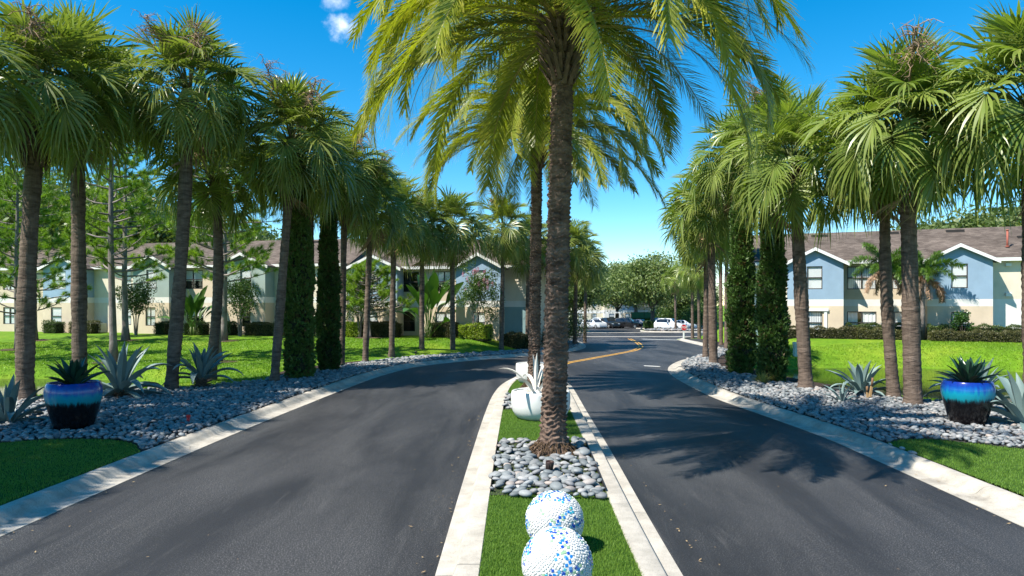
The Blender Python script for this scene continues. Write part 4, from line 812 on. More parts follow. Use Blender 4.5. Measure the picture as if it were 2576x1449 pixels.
OAKC = [crown_mesh(i + 40, 4.2, 4.2, 3.1, 170, 150, .34, MT['oak']) for i in range(3)]
OAKT = [limbs(i, 2.6, 4, 3, .26, 5.2, MT['oak_t']) for i in range(3)]
def oak(x, y, s, label, k=0, z=None, sx=1.0, group='broadleaf trees beyond the houses and parking'):
    root = O('oak_tree', None, None, (x, y, zt(x, y) if z is None else z), (0, 0, rng.uniform(0, 6.28)), (s * sx, s * sx, s), label=label, cat='tree', group=group)
    O('trunk', OAKT[k % 3], root); O('crown', OAKC[k % 3], root, (0, 0, 5.4)); return root
oak(AT(1552, 128), 128, 1.3, 'spreading oak with a forked trunk behind the parked black cars', 0, -1.25)
oak(AT(1641, 110), 110, 1.36, 'tallest oak standing in the parking island with pale forked limbs', 1, -1.18)
oak(AT(1600, 150), 150, 1.5, 'oak filling the gap between the forked oak and the parking island oak', 2)
oak(8.3, 94.4, 1.05, 'dark oak beside the far palms over the white sedan', 1)
oak(AT(1712, 122), 122, .95, 'oak behind the white parked cars and the stop sign', 2)
oak(AT(1530, 165), 165, 1.25, 'oak far behind the cream house by the parking', 1)
oak(AT(1760, 150), 150, 1.1, 'oak beyond the green fence screen', 0)
for i, (px, Y, s) in enumerate(((-60, 68, 1.6), (60, 72, 1.75), (190, 66, 1.6), (300, 70, 1.7), (400, 74, 1.45), (520, 68, 1.25), (640, 76, 1.2), (760, 80, 1.05), (900, 78, .9))):
    oak(AT(px, Y), Y, s, 'oak behind the brown roof of the sage house, ' + ('past the boot palm', 'over the boot palm', 'over the pale blue bay', 'behind the paired pines', 'over the smaller sage gable', 'over the dark recess window', 'over the larger sage gable', 'over the cypress columns', 'between the sage and pale blue roofs')[i], i, .3, 1.15, 'oaks behind the sage house')
for px, Y, s, l in ((2110, 66, .92, 'thin oak top showing over the ridge left of the paired pond palms'.replace(' left of', ' near'),), (2390, 60, 1.18, 'dense oak over the roof ridge above the window gable'), (2500, 62, 1.22, 'dense oak over the roof ridge above the red vent pipe'), (2640, 58, 1.2, 'oak past the red vent pipe beyond the roof'), (1985, 70, .8, 'low oak top behind the roof end near the cypress')):
    oak(AT(px, Y), Y, s, l, int(px), .5, 1.1, 'oaks behind the blue gabled house')
# ---- hedges and shrubs
def hedge_mesh(L, W, H, mat, seed, dens=900, leaf=.07):
    r = np.random.default_rng(seed); n = int(dens * (L * H * 2 + L * W + W * H * 2)); P = np.c_[r.uniform(-.5, .5, n) * L, r.uniform(-.5, .5, n) * W, r.uniform(.08, 1, n) * H]
    f = r.integers(0, 6, n); fr = r.random(n); wx = L * H / (L * H * 2 + L * W); 
    top = fr > .70; sidey = (fr <= .70) & (fr > .10); sidex = fr <= .10
    P[top, 2] = H; P[sidey, 1] = np.sign(P[sidey, 1] + 1e-6) * W / 2; P[sidex, 0] = np.sign(P[sidex, 0]) * L / 2
    P += r.normal(0, .035, P.shape); wob = .06 * np.sin(P[:, 0] * 4.1 + seed) + .04 * np.sin(P[:, 0] * 9.3); P[:, 2] += wob * (P[:, 2] / H); P[:, 1] += wob * .5
    V, F = leaf_quads(P, leaf, 1.7, .2); return npmesh('leaves', V, F, mat)
def hedge(x, y, L, W, H, rot, label, mat='hedge', seed=0, z=None, group=None):
    root = O('hedge', None, None, (x, y, zt(x, y) if z is None else z), (0, 0, rot), label=label, cat='hedge', group=group)
    O('leaves', hedge_mesh(L, W, H, MT[mat], seed), root); b = MB(); b.box(-L/2+.08, L/2-.08, -W/2+.08, W/2-.08, -.05, H-.09); O('shade_core', b.mesh('shade_core', MT['core']), root); return root  # inner box coloured near black to stand for shade between the leaves
def shrub(x, y, rad, h, label, mat='hedge', seed=0, z=None, n=2600, leaf=.08, stem=.0, group=None, name='shrub'):
    root = O(name, None, None, (x, y, zt(x, y) if z is None else z), label=label, cat='shrub', group=group); rz = (h - stem) / 2
    C = np.concatenate([blob_pts((nr.normal() * rad * .42, nr.normal() * rad * .42, stem + rz + nr.normal() * rz * .36), (rad * .55, rad * .55, rz * .55), n // 12) for _ in range(12)]); C[:, 2] = np.maximum(C[:, 2], .03)
    V, F = leaf_quads(C, leaf, 1.8, .3); O('leaves', npmesh('leaves', V, F, MT[mat]), root)
    b = MB(); rr = random.Random(seed)
    for k in range(5): a = k * 1.3; b.tube([(0, 0, -.04), (math.cos(a) * rad * .15, math.sin(a) * rad * .15, stem * .6 + .1), (math.cos(a) * rad * .4, math.sin(a) * rad * .4, stem + rz)], [.03, .022, .01], 5, cap=False)
    O('stems', b.mesh('stems', MT['oak_t']), root); return root
def myrtle(x, y, h, rad, label, pink, seed, z=None):
    r = random.Random(seed); root = O('crape_myrtle', None, None, (x, y, zt(x, y) if z is None else z), label=label, cat='tree', group='crape myrtles along the houses'); b = MB()
    for k in range(6):
        a = k * 1.05; q = rad * r.uniform(.3, .6); b.tube([(math.cos(a) * .06, math.sin(a) * .06, -.05), (math.cos(a) * .16, math.sin(a) * .16, h * .28), (math.cos(a) * q, math.sin(a) * q, h * .62)], [.045, .035, .015], 6, cap=False)
    O('trunk', b.mesh('trunk', MT['pine_t']), root)
    C = np.concatenate([blob_pts((nr.normal() * rad * .42, nr.normal() * rad * .42, h * .66 + nr.normal() * h * .12), (rad * .42, rad * .42, h * .12), 150) for _ in range(38)])
    V, F = leaf_quads(C, .13, 1.9, .3); O('crown', npmesh('crown', V, F, MT['myrtle']), root)
    if pink:
        tops = blob_pts((0, 0, h * .72), (rad * .95, rad * .95, h * .26), 22, .12); tops = tops[tops[:, 2] > h * .62]; P = np.concatenate([blob_pts(t, (.10, .10, .20), 60) for t in tops]); V, F = leaf_quads(P, .055, 1.3, .2); O('blossom', npmesh('blossom', V, F, MT['pink']), root)
    return root
# ---- lance-leaved rosettes (agaves)
def lance(seed, el, L, W, bend, mat, th=.035, name='leaf', curl=.0):
    r = random.Random(seed); V, F = [], []; m = 9; a = el; p = Vector((.04, 0, 0)); y = 0; cr = r.uniform(-curl, curl)
    for i in range(m + 1):
        t = i / m; w = W * (.55 + .9 * t if t < .5 else 1.0 * (1 - ((t - .5) / .5) ** 1.8)) ; w = max(w, .003); tk = th * (1 - t) + .003
        T_ = Vector((math.cos(a), 0, math.sin(a))); N_ = Vector((-math.sin(a), 0, math.cos(a))); y += cr * L / m * t
        q = p + Vector((0, y, 0)); fold = .42 * w
        V += [q + Vector((0, -w, 0)) + N_ * fold, q, q + Vector((0, w, 0)) + N_ * fold, q - N_ * tk]
        p = p + T_ * (L / m); a -= bend / m * (.3 + 1.4 * t)
    for i in range(m):
        b = i * 4; c = b + 4
        for j in range(4): F.append((b + j, b + (j + 1) % 4, c + (j + 1) % 4, c + j))
    F.append((3, 2, 1, 0)); me = npmesh(name, [v[:] for v in V], F, mat, True); me.set_sharp_from_angle(angle=R(55)); return me
AG = [[lance(c * 5 + s, R(e), 1.0, .085, R(b) * (.7 + .5 * s), MT['agave'], curl=.35) for s in range(3)] for c, (e, b) in enumerate(((86, 10), (74, 24), (62, 40), (48, 58), (32, 66), (16, 55), (0, 35)))]
DAG = [[lance(c * 5 + s, R(e), 1.0, .11, R(b), MT['dagave'], curl=.2) for s in range(2)] for c, (e, b) in enumerate(((84, 5), (68, 15), (52, 25), (34, 35)))]
WAG = [[lance(c * 5 + s + 9, R(e), 1.0, .055, R(b), MT['wagave'], curl=.5) for s in range(3)] for c, (e, b) in enumerate(((86, 15), (70, 50), (55, 85), (42, 105)))]
def rosette(loc, size, n, label, table=AG, cat='agave', name='agave', seed=0, fmax=1.0, stub=.0, group=None, wide=1.0, rz=0):
    r = random.Random(seed); root = O(name, None, None, loc, label=label, cat=cat, group=group); b = MB()
    b.lathe([(.001, stub + .16 * size), (.06 * size, stub + .15 * size), (.12 * size, stub + .04), (.15 * size, -.03)], 10); O('core', b.mesh('core', MT['boot'] if stub else table[0][0].materials[0]), root)
    if stub:
        for k in range(40): a = k * 2.4; z = stub * (k / 40); O('leaf_base', BOOT, root, (math.cos(a) * .10 * size, math.sin(a) * .10 * size, z - .02), (0, R(25), a), (.9, .8, .34))
    for i in range(n):
        f = (i + .5) / n * fmax; ci = min(len(table) - 1, int(f * len(table))); az = rz + i * 2.39996 + r.uniform(-.2, .2); s = size * lerp(.82, 1.05, min(1, f * 2)) * r.uniform(.85, 1.12)
        O('leaf', r.choice(table[ci]), root, (math.cos(az) * .03 * size, math.sin(az) * .03 * size, stub + .08 * size * (1 - f)), (r.gauss(0, .06), r.gauss(0, .05), az), (s, s * wide, s))
    return root
def agave_px(px, py, size, n, label, z=.12, **k):
    X, Y, _ = PX(px, py, z); return rosette((X, Y, z), size, n, label, seed=int(px), **k)
g_ = 'blue-grey agaves in the pebble beds'
agave_px(22, 1066, 1.15, 26, 'blue-grey agave at the foot of the boot-wrapped palm, next to the black and blue pot', group=g_, wide=1.0)
agave_px(302, 1000, 1.45, 30, 'sprawling blue-grey agave between the black and blue pot and the leaning palm', group=g_, stub=.16, wide=.95)
agave_px(507, 976, 1.20, 28, 'upright blue-grey agave on a stubby trimmed base before the curved palm', group=g_, stub=.28, fmax=.8, wide=1.05)
agave_px(2167, 992, 1.02, 28, 'blue-grey agave at the pond edge before the paired trunks, beside the stake', group=g_, wide=1.1)
agave_px(2118, 1013, .58, 14, 'small blue-grey agave pup in pebbles between the stout palm and the paired trunks', group=g_, wide=.95)
agave_px(2452, 1015, 1.30, 32, 'wide blue-grey agave behind the turquoise banded pot', group=g_, wide=1.0)
agave_px(2580, 1072, 1.28, 28, 'broad blue-grey agave next to the turquoise banded pot at the corner turf', group=g_, wide=1.1)
# ---- bird of paradise clumps, foxtail palms
def paddle(seed, el, L, bl, w, bend):
    r = random.Random(seed); V, F, T = [], [], []; m = 12; a = el; p = Vector((0, 0, 0)); pts = []; wd = []
    for i in range(m + 1):
        t = i / m; pts.append(p.copy()); u = (t * (L + bl) - L) / bl; wd.append(.016 if u < 0 else max(.012, w * math.sin(math.pi * min(1, u * .93 + .05)) ** .7)); p = p + Vector((math.cos(a), 0, math.sin(a))) * ((L + bl) / m); a -= bend / m * (2 * t)
    N_ = Vector((-math.sin(el), 0, math.cos(el))); b = 0
    for i, q in enumerate(pts): V += [q + Vector((0, -wd[i], 0)) + N_ * wd[i] * .35, q, q + Vector((0, wd[i], 0)) + N_ * wd[i] * .35]
    for i in range(m): b = 3 * i; F += [(b, b+1, b+4, b+3), (b+1, b+2, b+5, b+4)]
    return npmesh('paddle_leaf', [v[:] for v in V], F, MT['bird'], True)
PAD = [paddle(i, R(e), 1.5, 1.15, .24, R(b)) for i, (e, b) in enumerate(((88, 12), (80, 25), (72, 45), (62, 70), (50, 95), (76, 30)))]
def bird(x, y, s, n, label, seed):
    r = random.Random(seed); root = O('bird_of_paradise', None, None, (x, y, zt(x, y)), label=label, cat='plant', group='bird of paradise clumps along the houses'); b = MB()
    for k in range(6): a = k * 1.1; b.tube([(math.cos(a) * .15, math.sin(a) * .15, -.05), (math.cos(a) * .18, math.sin(a) * .18, .55 * s)], [.05, .035], 6)
    O('stems', b.mesh('stems', MT['petiole']), root)
    for i in range(n): a = i * 2.4; k = i % 6; q = s * r.uniform(.65, 1.1); O('leaf', PAD[k], root, (math.cos(a) * .12, math.sin(a) * .12, r.uniform(0, .5) * s), (r.gauss(0, .15), 0, a), q)
    return root
def plume(seed, el, bend, L, mat):
    r = random.Random(seed); V, F, T = [], [], []; m = 14; a = el; p = Vector((0, 0, 0)); pts = []; an = []
    for i in range(m + 1): pts.append(p.copy()); an.append(a); p = p + Vector((math.cos(a), 0, math.sin(a))) * (L / m); a = el - bend * ((i + 1) / m)
    strip(V, F, T, pts, [lerp(.03, .006, i / m) for i in range(m + 1)], Vector((0, 1, 0)))
    for k in range(330):
        t = lerp(.15, 1, r.random()); i = min(m - 1, int(t * m)); o = pts[i].lerp(pts[i+1], t * m - i); Tn = Vector((math.cos(an[i]), 0, math.sin(an[i]))); q = r.uniform(0, 6.28); N_ = Vector((-math.sin(an[i]), 0, math.cos(an[i])))
        d = (Tn * r.uniform(.4, .9) + Vector((0, 1, 0)) * math.cos(q) + N_ * math.sin(q)).normalized(); ll = .30 * (1 if t < .8 else .7); s = d.cross(Vector((.3, .5, .8))).normalized(); strip(V, F, T, [o, o + d * ll * .6, o + d * ll + Vector((0, 0, -.05))], [.012, .014, .002], s)
    return npmesh('plume_frond', [v[:] for v in V], F, mat)
PLU = [plume(i, R(e), R(b), 1.9, MT['fox']) for i, (e, b) in enumerate(((75, 70), (55, 90), (35, 95), (15, 80)))]; PLD = plume(9, R(-5), R(85), 1.9, MT['dead'])
def foxtail(x, y, h, label, seed):
    r = random.Random(seed); g = zt(x, y); root = O('foxtail_palm', None, None, (x, y, g), label=label, cat='palm tree', group='foxtail palms before the blue gabled house'); b = MB()
    b.tube([(0, 0, -.05), (.03, 0, h * .5), (0, 0, h)], [.14, .12, .09], 12); O('trunk', b.mesh('trunk', MT['pine_t']), root); b = MB(); b.tube([(0, 0, h), (0, 0, h + .5)], [.085, .05], 10); O('crownshaft', b.mesh('crownshaft', MT['petiole']), root)
    for i in range(13): a = i * 2.4 + seed; O('frond', PLU[min(3, i // 4)], root, (0, 0, h + .45), (0, 0, a), r.uniform(.95, 1.2))
    for i in range(8): a = i * 1.7 + seed; O('dead_frond', PLD, root, (0, 0, h + .25), (0, R(r.uniform(-12, 10)), a), r.uniform(.8, 1.0), label='withered brown hanging frond')
    return root
# ------------------------------------------------------------------ apartment houses
def solid(name, mb, mat, parent, **t): return O(name, mb.mesh(name, *(mat if isinstance(mat, (list, tuple)) else [mat])), parent, **t)
class House:
    G = 1.2                                                     # gabled bays stand this far in front of the recessed wall
    def __init__(s, name, label, origin, d, B, group='two-storey apartment houses'):
        d = Vector(d).normalized(); s.d = d; s.o = Vector(origin); s.n = Vector((-d.y, d.x)); s.B = B
        s.root = O(name, None, None, (origin[0], origin[1], 0), (0, 0, math.atan2(d.y, d.x)), label=label, cat='house', group=group)
    def S(s, px, y=0.0):
        """along-wall coordinate where the sight line of picture column px meets the wall plane at depth y"""
        k = (px - CX) / FPX; q = s.o + s.n * y       # (q + d*t): x = k*Y
        return (k * q.y - q.x) / (s.d.x - k * s.d.y)
    def wall(s, s0, s1, z0, z1, y, openings, mat, name='wall'):
        b = MB(); xs = sorted({s0, s1, *[v for o in openings for v in o[:2] if s0 < v < s1]}); zs = sorted({z0, z1, *[v for o in openings for v in o[2:4] if z0 < v < z1]})
        for x0, x1 in zip(xs[:-1], xs[1:]):
            for a, c in zip(zs[:-1], zs[1:]):
                mx, mz = (x0 + x1) / 2, (a + c) / 2
                if any(o[0] < mx < o[1] and o[2] < mz < o[3] for o in openings): continue
                b.add([(x0, y, a), (x1, y, a), (x1, y, c), (x0, y, c)], [(0, 1, 2, 3)])
        for x0, x1, a, c, *_ in openings:                        # reveals
            if a >= z1 or c <= z0: continue
            e = y + .085; b.add([(x0,y,a),(x1,y,a),(x1,y,c),(x0,y,c),(x0,e,a),(x1,e,a),(x1,e,c),(x0,e,c)], [(0,4,5,1),(1,5,6,2),(2,6,7,3),(3,7,4,0)])
        solid(name, b, mat, s.root)
    def window(s, x0, x1, z0, z1, y, style):
        w = x1 - x0; dbl = w > 1.25; f = .05; b = MB(); yy = y + .025
        def bar(a, c, e, g, d0=0, d1=.05): b.box(a, c, yy + d0, yy + d1, e, g)
        bar(x0, x1, z1 - f, z1); bar(x0, x1, z0, z0 + f); bar(x0, x0 + f, z0 + f, z1 - f); bar(x1 - f, x1, z0 + f, z1 - f); zm = (z0 + z1) / 2
        cols = [(x0 + f, x1 - f)]
        if dbl: xm = (x0 + x1) / 2; bar(xm - .04, xm + .04, z0 + f, z1 - f); cols = [(x0 + f, xm - .04), (xm + .04, x1 - f)]
        for a, c in cols: bar(a, c, zm - .03, zm + .03, -.012, .05)
        win = solid('window', b, MT['bronze'], s.root)
        for a, c in cols:
            for e, g, dy in ((z0 + f, zm - .03, .022), (zm + .03, z1 - f, .032)):
                p = MB(); p.add([(a, yy + dy, e), (c, yy + dy, e), (c, yy + dy, g), (a, yy + dy, g)], [(0, 1, 2, 3)]); solid('pane', p, MT['glass'], win)
        bl = MB(); e = yy + .065
        if style in ('v', 'h'): bl.add([(x0+f, e, z0+f), (x1-f, e, z0+f), (x1-f, e, z1-f), (x0+f, e, z1-f)], [(0, 1, 2, 3)]); solid('blind', bl, MT['blind_v' if style == 'v' else 'blind_h'], win)
        if style == 'half': bl.add([(x0+f, e, zm-.1), (x1-f, e, zm-.1), (x1-f, e, z1-f), (x0+f, e, z1-f)], [(0, 1, 2, 3)]); solid('blind', bl, MT['blind_h'], win)
        if style == 'curtain':
            for q in range(14):
                t0, t1 = q / 14, (q + 1) / 14
                if .34 < t0 < .5: continue
                a, c = lerp(x0+f, x1-f, t0), lerp(x0+f, x1-f, t1); bl.add([(a, e + .03*(q % 2), z0+f), (c, e + .03*((q+1) % 2), z0+f), (c, e + .03*((q+1) % 2), z1-f), (a, e + .03*(q % 2), z1-f)], [(0, 1, 2, 3)])
            solid('curtain', bl, MT['blind'], win)
        r = MB(); e = yy + .55; r.add([(x0-.05,e,z0-.05),(x1+.05,e,z0-.05),(x1+.05,e,z1+.05),(x0-.05,e,z1+.05),(x0-.05,yy+.056,z0-.05),(x1+.05,yy+.056,z0-.05),(x1+.05,yy+.056,z1+.05),(x0-.05,yy+.056,z1+.05)], [(0,1,2,3),(0,4,5,1),(1,5,6,2),(2,6,7,3),(3,7,4,0)]); solid('room', r, MT['room'], win)  # shallow box coloured near black; indoor darkness is painted, not a full room
    def bay(s, p0, p1, kind, up, lo, wins2=(), wins1=()):
        y = 0.0 if kind == 'gable' else s.G; s0, s1 = s.S(p0, y), s.S(p1, y); B = s.B; zb0, zb1, ze, zp = B + 1.93, B + 2.34, B + 4.6, B + 5.42
        W2 = [(s.S(a, y), s.S(b, y), B + 2.97, B + 4.38, st) for a, b, st in wins2]; W1 = [(s.S(a, y), s.S(b, y), B + .22, B + 1.59, st) for a, b, st in wins1]
        s.wall(s0, s1, zb1, ze, y, W2, MT[up]); s.wall(s0, s1, zb0 , zb1, y, [], MT['white'], 'band'); s.wall(s0, s1, B - 1.2, zb0, y, W1, MT[lo])
        for w in W2 + W1: s.window(*w[:4], y, w[4])
        if kind == 'gable':
            sc = (s0 + s1) / 2; ov = .32
            g = MB(); g.add([(s0, 0, ze), (s1, 0, ze), (sc, 0, zp - .04)], [(0, 1, 2)]); solid('gable_wall', g, MT[up], s.root)
            for x, q in ((s0, -1), (s1, 1)):                     # side returns
                g = MB(); f = [(0, 1, 2, 3)] if q > 0 else [(3, 2, 1, 0)]
                for a, c, m in ((B - 1.2, zb0, lo), (zb0, zb1, 'white'), (zb1, ze, up)):
                    g = MB(); g.add([(x, 0, a), (x, s.G, a), (x, s.G, c), (x, 0, c)], f); solid('wall', g, MT[m], s.root)
            k = (zp - ze) / (sc - s0); zl = ze - k * ov; yb = s.G - .32 + (zp - ze) / .407
            for sg in (-1, 1):
                e = sc + sg * (sc - s0 + ov); r = MB(); f0, t = -.22, .10
                v = [(e, f0, zl), (sc, f0, zp), (sc, yb, zp), (e, s.G - .32, zl)]; r.add(v + [(a, b_, c + t) for a, b_, c in v], [(0,1,2,3),(4,7,6,5),(0,4,5,1),(0,3,7,4)] if sg < 0 else [(3,2,1,0),(5,6,7,4),(1,5,4,0),(4,7,3,0)])
                solid('gable_roof', r, MT['roof'], s.root)
                fb = MB(); y0, y1 = f0 - .05, f0 - .003; h = .19; v = [(e, y0, zl + t + .01 - h), (sc, y0, zp + t + .01 - h), (sc, y0, zp + t + .015), (e, y0, zl + t + .015)]
                fb.add(v + [(a, y1, c) for a, _, c in v], [(0,1,2,3),(7,6,5,4),(3,2,6,7),(0,4,5,1),(0,3,7,4)]); 
                me = fb.mesh('rake_board', MT['trim']); O('rake_board', me, s.root)
        else:
            f = MB(); f.box(s0 - .15, s1 + .15, s.G - .37, s.G - .32, ze - .06, ze + .13); solid('fascia', f, MT['trim'], s.root)
            f = MB(); f.box(s0, s1, s.G - .318, s.G - .002, ze - .03, ze - .01); solid('soffit', f, MT['trim'], s.root)
    def main_roof(s, p0, p1, ext=(0, 0)):
        s0, s1 = s.S(p0, s.G) - .4 - ext[0], s.S(p1, s.G) + .4 + ext[1]; ze = s.B + 4.62; y0, y1, yr = s.G - .32, s.G + 10.72, s.G + 5.2; zr_ = ze + 2.3; t = .11; s.ridge = (yr, zr_); s.eave = (y0, ze)
        for a, c, q in ((y0, ze, 1), (y1, ze, -1)):
            r = MB(); v = [(s0, a, c), (s1, a, c), (s1, yr, zr_), (s0, yr, zr_)]; r.add(v + [(x, y, z + t) for x, y, z in v], [(4,5,6,7),(3,2,1,0),(0,1,5,4),(1,2,6,5),(3,0,4,7)]); me = r.mesh('roof', MT['roof'])
            bm = bmesh.new(); bm.from_mesh(me); bmesh.ops.recalc_face_normals(bm, faces=bm.faces); bm.to_mesh(me); bm.free(); O('roof', me, s.root)
        w = MB(); e0, e1 = s0 + .4, s1 - .4; B = s.B
        w.add([(e0, s.G, B-1.2), (e0, y1-.32, B-1.2), (e0, y1-.32, ze), (e0, yr, zr_-.02), (e0, s.G, ze)], [(4,3,2,1,0)]); w.add([(e1, s.G, B-1.2), (e1, y1-.32, B-1.2), (e1, y1-.32, ze), (e1, yr, zr_-.02), (e1, s.G, ze)], [(0,1,2,3,4)]); w.add([(e0, y1-.32, B-1.2), (e1, y1-.32, B-1.2), (e1, y1-.32, ze), (e0, y1-.32, ze)], [(3,2,1,0)]); solid('end_wall', w, MT['cream'], s.root)
    def roof_at(s, x, f):                                     # point on the front slope, f 0 at eave, 1 at ridge
        return (x, lerp(s.eave[0], s.ridge[0], f), lerp(s.eave[1], s.ridge[1], f) + .11)
    def vent(s, px, f, w=1.0):
        x, y, z = s.roof_at(s.S(px, 4), f); b = MB(); b.box(x - w/2, x + w/2, y - .12, y + .16, z - .08, z + .12); solid('roof_vent', b, MT['dark'], s.root)
    def pipe(s, px, f, h=.8):
        x, y, z = s.roof_at(s.S(px, 3), f); b = MB(); b.tube([(x, y, z - .15), (x, y, z + h)], .055, 8); b.tube([(x, y, z + .03), (x, y, z + .09)], .11, 8); b.tube([(x, y, z + h), (x, y, z + h + .06)], .08, 8); solid('vent_pipe', b, MT['pipe'], s.root)
    def lamp(s, px, z, y):
        x = s.S(px, y); b = MB(); b.box(x - .13, x + .13, y - .14, y - .003, z, z + .16); b.add([(x-.15,y-.17,z+.165),(x+.15,y-.17,z+.165),(x+.15,y-.003,z+.21),(x-.15,y-.003,z+.21)], [(0,1,2,3)]); solid('wall_lamp', b, MT['trim'], s.root)
hr = House('apartment_house', 'blue gabled apartment house with brown roof and red vent pipe beyond the pond', (18.7, 42.0), (.934, -.355), .75)
hr.bay(1884, 1981, 'recess', 'cream', 'teal')
hr.bay(1981, 2122, 'gable', 'blue', 'tan', [(2030, 2069, 'h')], [(2028, 2069, 'v')])
hr.bay(2122, 2333, 'recess', 'tan', 'cream', [(2131, 2205, 'v'), (2243, 2288, 'h')], [(2131, 2205, 'curtain'), (2249, 2288, 'h')])
hr.bay(2333, 2498, 'gable', 'blue', 'tan', [(2393, 2435, 'h')], [(2393, 2437, 'half')])
hr.bay(2498, 2720, 'recess', 'cream', 'white')
hr.main_roof(1884, 2720)
for px, f in ((2065, .86), (2250, .88), (2420, .88)): hr.vent(px, f)
hr.pipe(2528, .30, 1.0); hr.vent(2570, .6, .3)
hr.lamp(2536, hr.B + 4.25, hr.G); hr.lamp(2536, hr.B + 2.5, hr.G); hr.lamp(2365, hr.B + 2.6, 0)
b = MB(); x0, x1 = hr.S(2026), hr.S(2075); b.box(x0 - .2, x0 - .04, -.06, -.003, hr.B + .0, hr.B + 1.62); b.box(x1 - .04, x1 + .12, -.06, -.003, hr.B + .0, hr.B + 1.62); b.box(x0 - .28, x1 + .2, -.10, -.003, hr.B + 1.622, hr.B + 1.78); solid('window_surround', b, MT['trim'], hr.root)
hg = House('apartment_house', 'sage gabled apartment house with brown roof behind the pines', (-26.9, 50.8), (1, -.2186), .97)
hg.bay(-260, 108, 'recess', 'tan', 'tan', [(-60, -20, 'h'), (8, 40, 'h')], [(8, 40, 'h'), (-70, -20, 'v')])
hg.bay(108, 205, 'gable', 'blue', 'tan', [(135, 165, 'h')], [(128, 155, 'h')])
hg.bay(205, 335, 'recess', 'cream', 'cream', [(312, 330, 'h')], [(312, 330, 'v')])
hg.bay(335, 425, 'gable', 'green', 'tan', [(368, 394, 'v')], [(366, 391, 'curtain')])
hg.bay(425, 551, 'recess', 'tan', 'cream', [(460, 510, 'half')], [(470, 512, 'half')])
hg.bay(551, 667, 'gable', 'green', 'tan', [(604, 632, 'half')], [(603, 630, 'dark')])
hg.bay(667, 872, 'recess', 'cream', 'cream', [(714, 738, 'half')], [(714, 738, 'dark')])
hg.main_roof(-260, 872); hg.pipe(640, .22, .5); hg.lamp(362, hg.B + 2.1, 0)
for px in (150, 300, 520, 760): hg.vent(px, .86)
hb = House('apartment_house', 'pale blue gabled apartment house with teal ground floor behind the drive palms', (-2.2, 45.4), (1, -.2186), .68)
hb.bay(876, 999, 'gable', 'blue', 'tan', [(916, 950, 'h')], [(916, 950, 'h')])
hb.bay(999, 1147, 'recess', 'tan', 'tan', [(1010, 1054, 'dark'), (1091, 1144, 'half')], [(1007, 1044, 'dark'), (1095, 1143, 'v')])
hb.bay(1147, 1259, 'gable', 'blue', 'tan', [(1192, 1222, 'h')], [(1190, 1220, 'curtain')])
hb.bay(1259, 1352, 'recess', 'cream', 'teal')
hb.main_roof(999, 1352, (3.0, 0))
for px in (940, 1100, 1230): hb.vent(px, .86)
hf = House('apartment_house', 'cream house far off behind the parked cars and oaks', (AT(1560, 150), 150.0), (1, .05), -.9)
hf.bay(1440, 1520, 'recess', 'cream', 'cream', [(1455, 1466, 'h'), (1490, 1501, 'h')], [(1455, 1466, 'h'), (1490, 1501, 'h')])
hf.bay(1520, 1562, 'gable', 'cream', 'white', [(1532, 1545, 'h')], [(1532, 1545, 'half')])
hf.bay(1562, 1600, 'gable', 'blue', 'tan', [(1573, 1584, 'h')], [(1573, 1584, 'h')])
hf.bay(1600, 1700, 'recess', 'tan', 'tan', [(1620, 1632, 'h'), (1660, 1672, 'h')], [(1620, 1632, 'h'), (1660, 1672, 'h')])
hf.main_roof(1440, 1700)
# planting along the houses
def hp(h, px, y):                                            # world plan point in front of a house
    t = h.S(px, y); q = h.o + h.d * t + h.n * y; return q.x, q.y
ROT_R = math.atan2(-.355, .934); ROT_L = math.atan2(-.2186, 1)
def hedge_run(h, p0, p1, y, W, H, label, mat, rot, seed, group):
    a, b_ = Vector(hp(h, p0, y)), Vector(hp(h, p1, y)); m = (a + b_) / 2; return hedge(m.x, m.y, (b_ - a).length, W, H, rot, label, mat, seed, group=group)
gR = 'hedges before the blue gabled house'
hedge_run(hr, 1960, 2150, -1.2, .7, .62, 'bronze hedge under the gable nearest the cypress columns', 'hedge_r', ROT_R, 1, gR)
hedge_run(hr, 2155, 2312, -1.3, .7, .60, 'bronze hedge under the wide recessed windows behind the paired trunks', 'hedge_r', ROT_R, 2, gR)
hedge_run(hr, 2340, 2640, -1.9, .8, .54, 'long bronze hedge below the gable with the round topped shrub', 'hedge_r', ROT_R, 3, gR)
hedge_run(hr, 2130, 2320, .3, .6, .80, 'green hedge along the recessed wall behind the bronze hedge', 'hedge', ROT_R, 4, gR)
hedge_run(hr, 2335, 2385, -.9, .6, .82, 'short green hedge at the gable corner by the lamp', 'hedge', ROT_R, 5, gR)
hedge_run(hr, 2440, 2640, -.8, .6, .80, 'green hedge past the round topped shrub toward the white wall', 'hedge', ROT_R, 6, gR)
x, y = hp(hr, 2422, -1.0); shrub(x, y, .52, 1.75, 'round topped light green shrub on a stem at the blue gable window', 'bird', 3, n=1600, leaf=.11, stem=.65)
x, y = hp(hr, 2228, -1.6); foxtail(x, y, 3.6, 'foxtail palm with withered skirt seen between the two pond palm trunks', 1)
x, y = hp(hr, 2320, -.9); foxtail(x, y, 3.3, 'foxtail palm half hidden behind the thick pale palm trunk', 4)
gL = 'hedges and shrubs along the sage house'
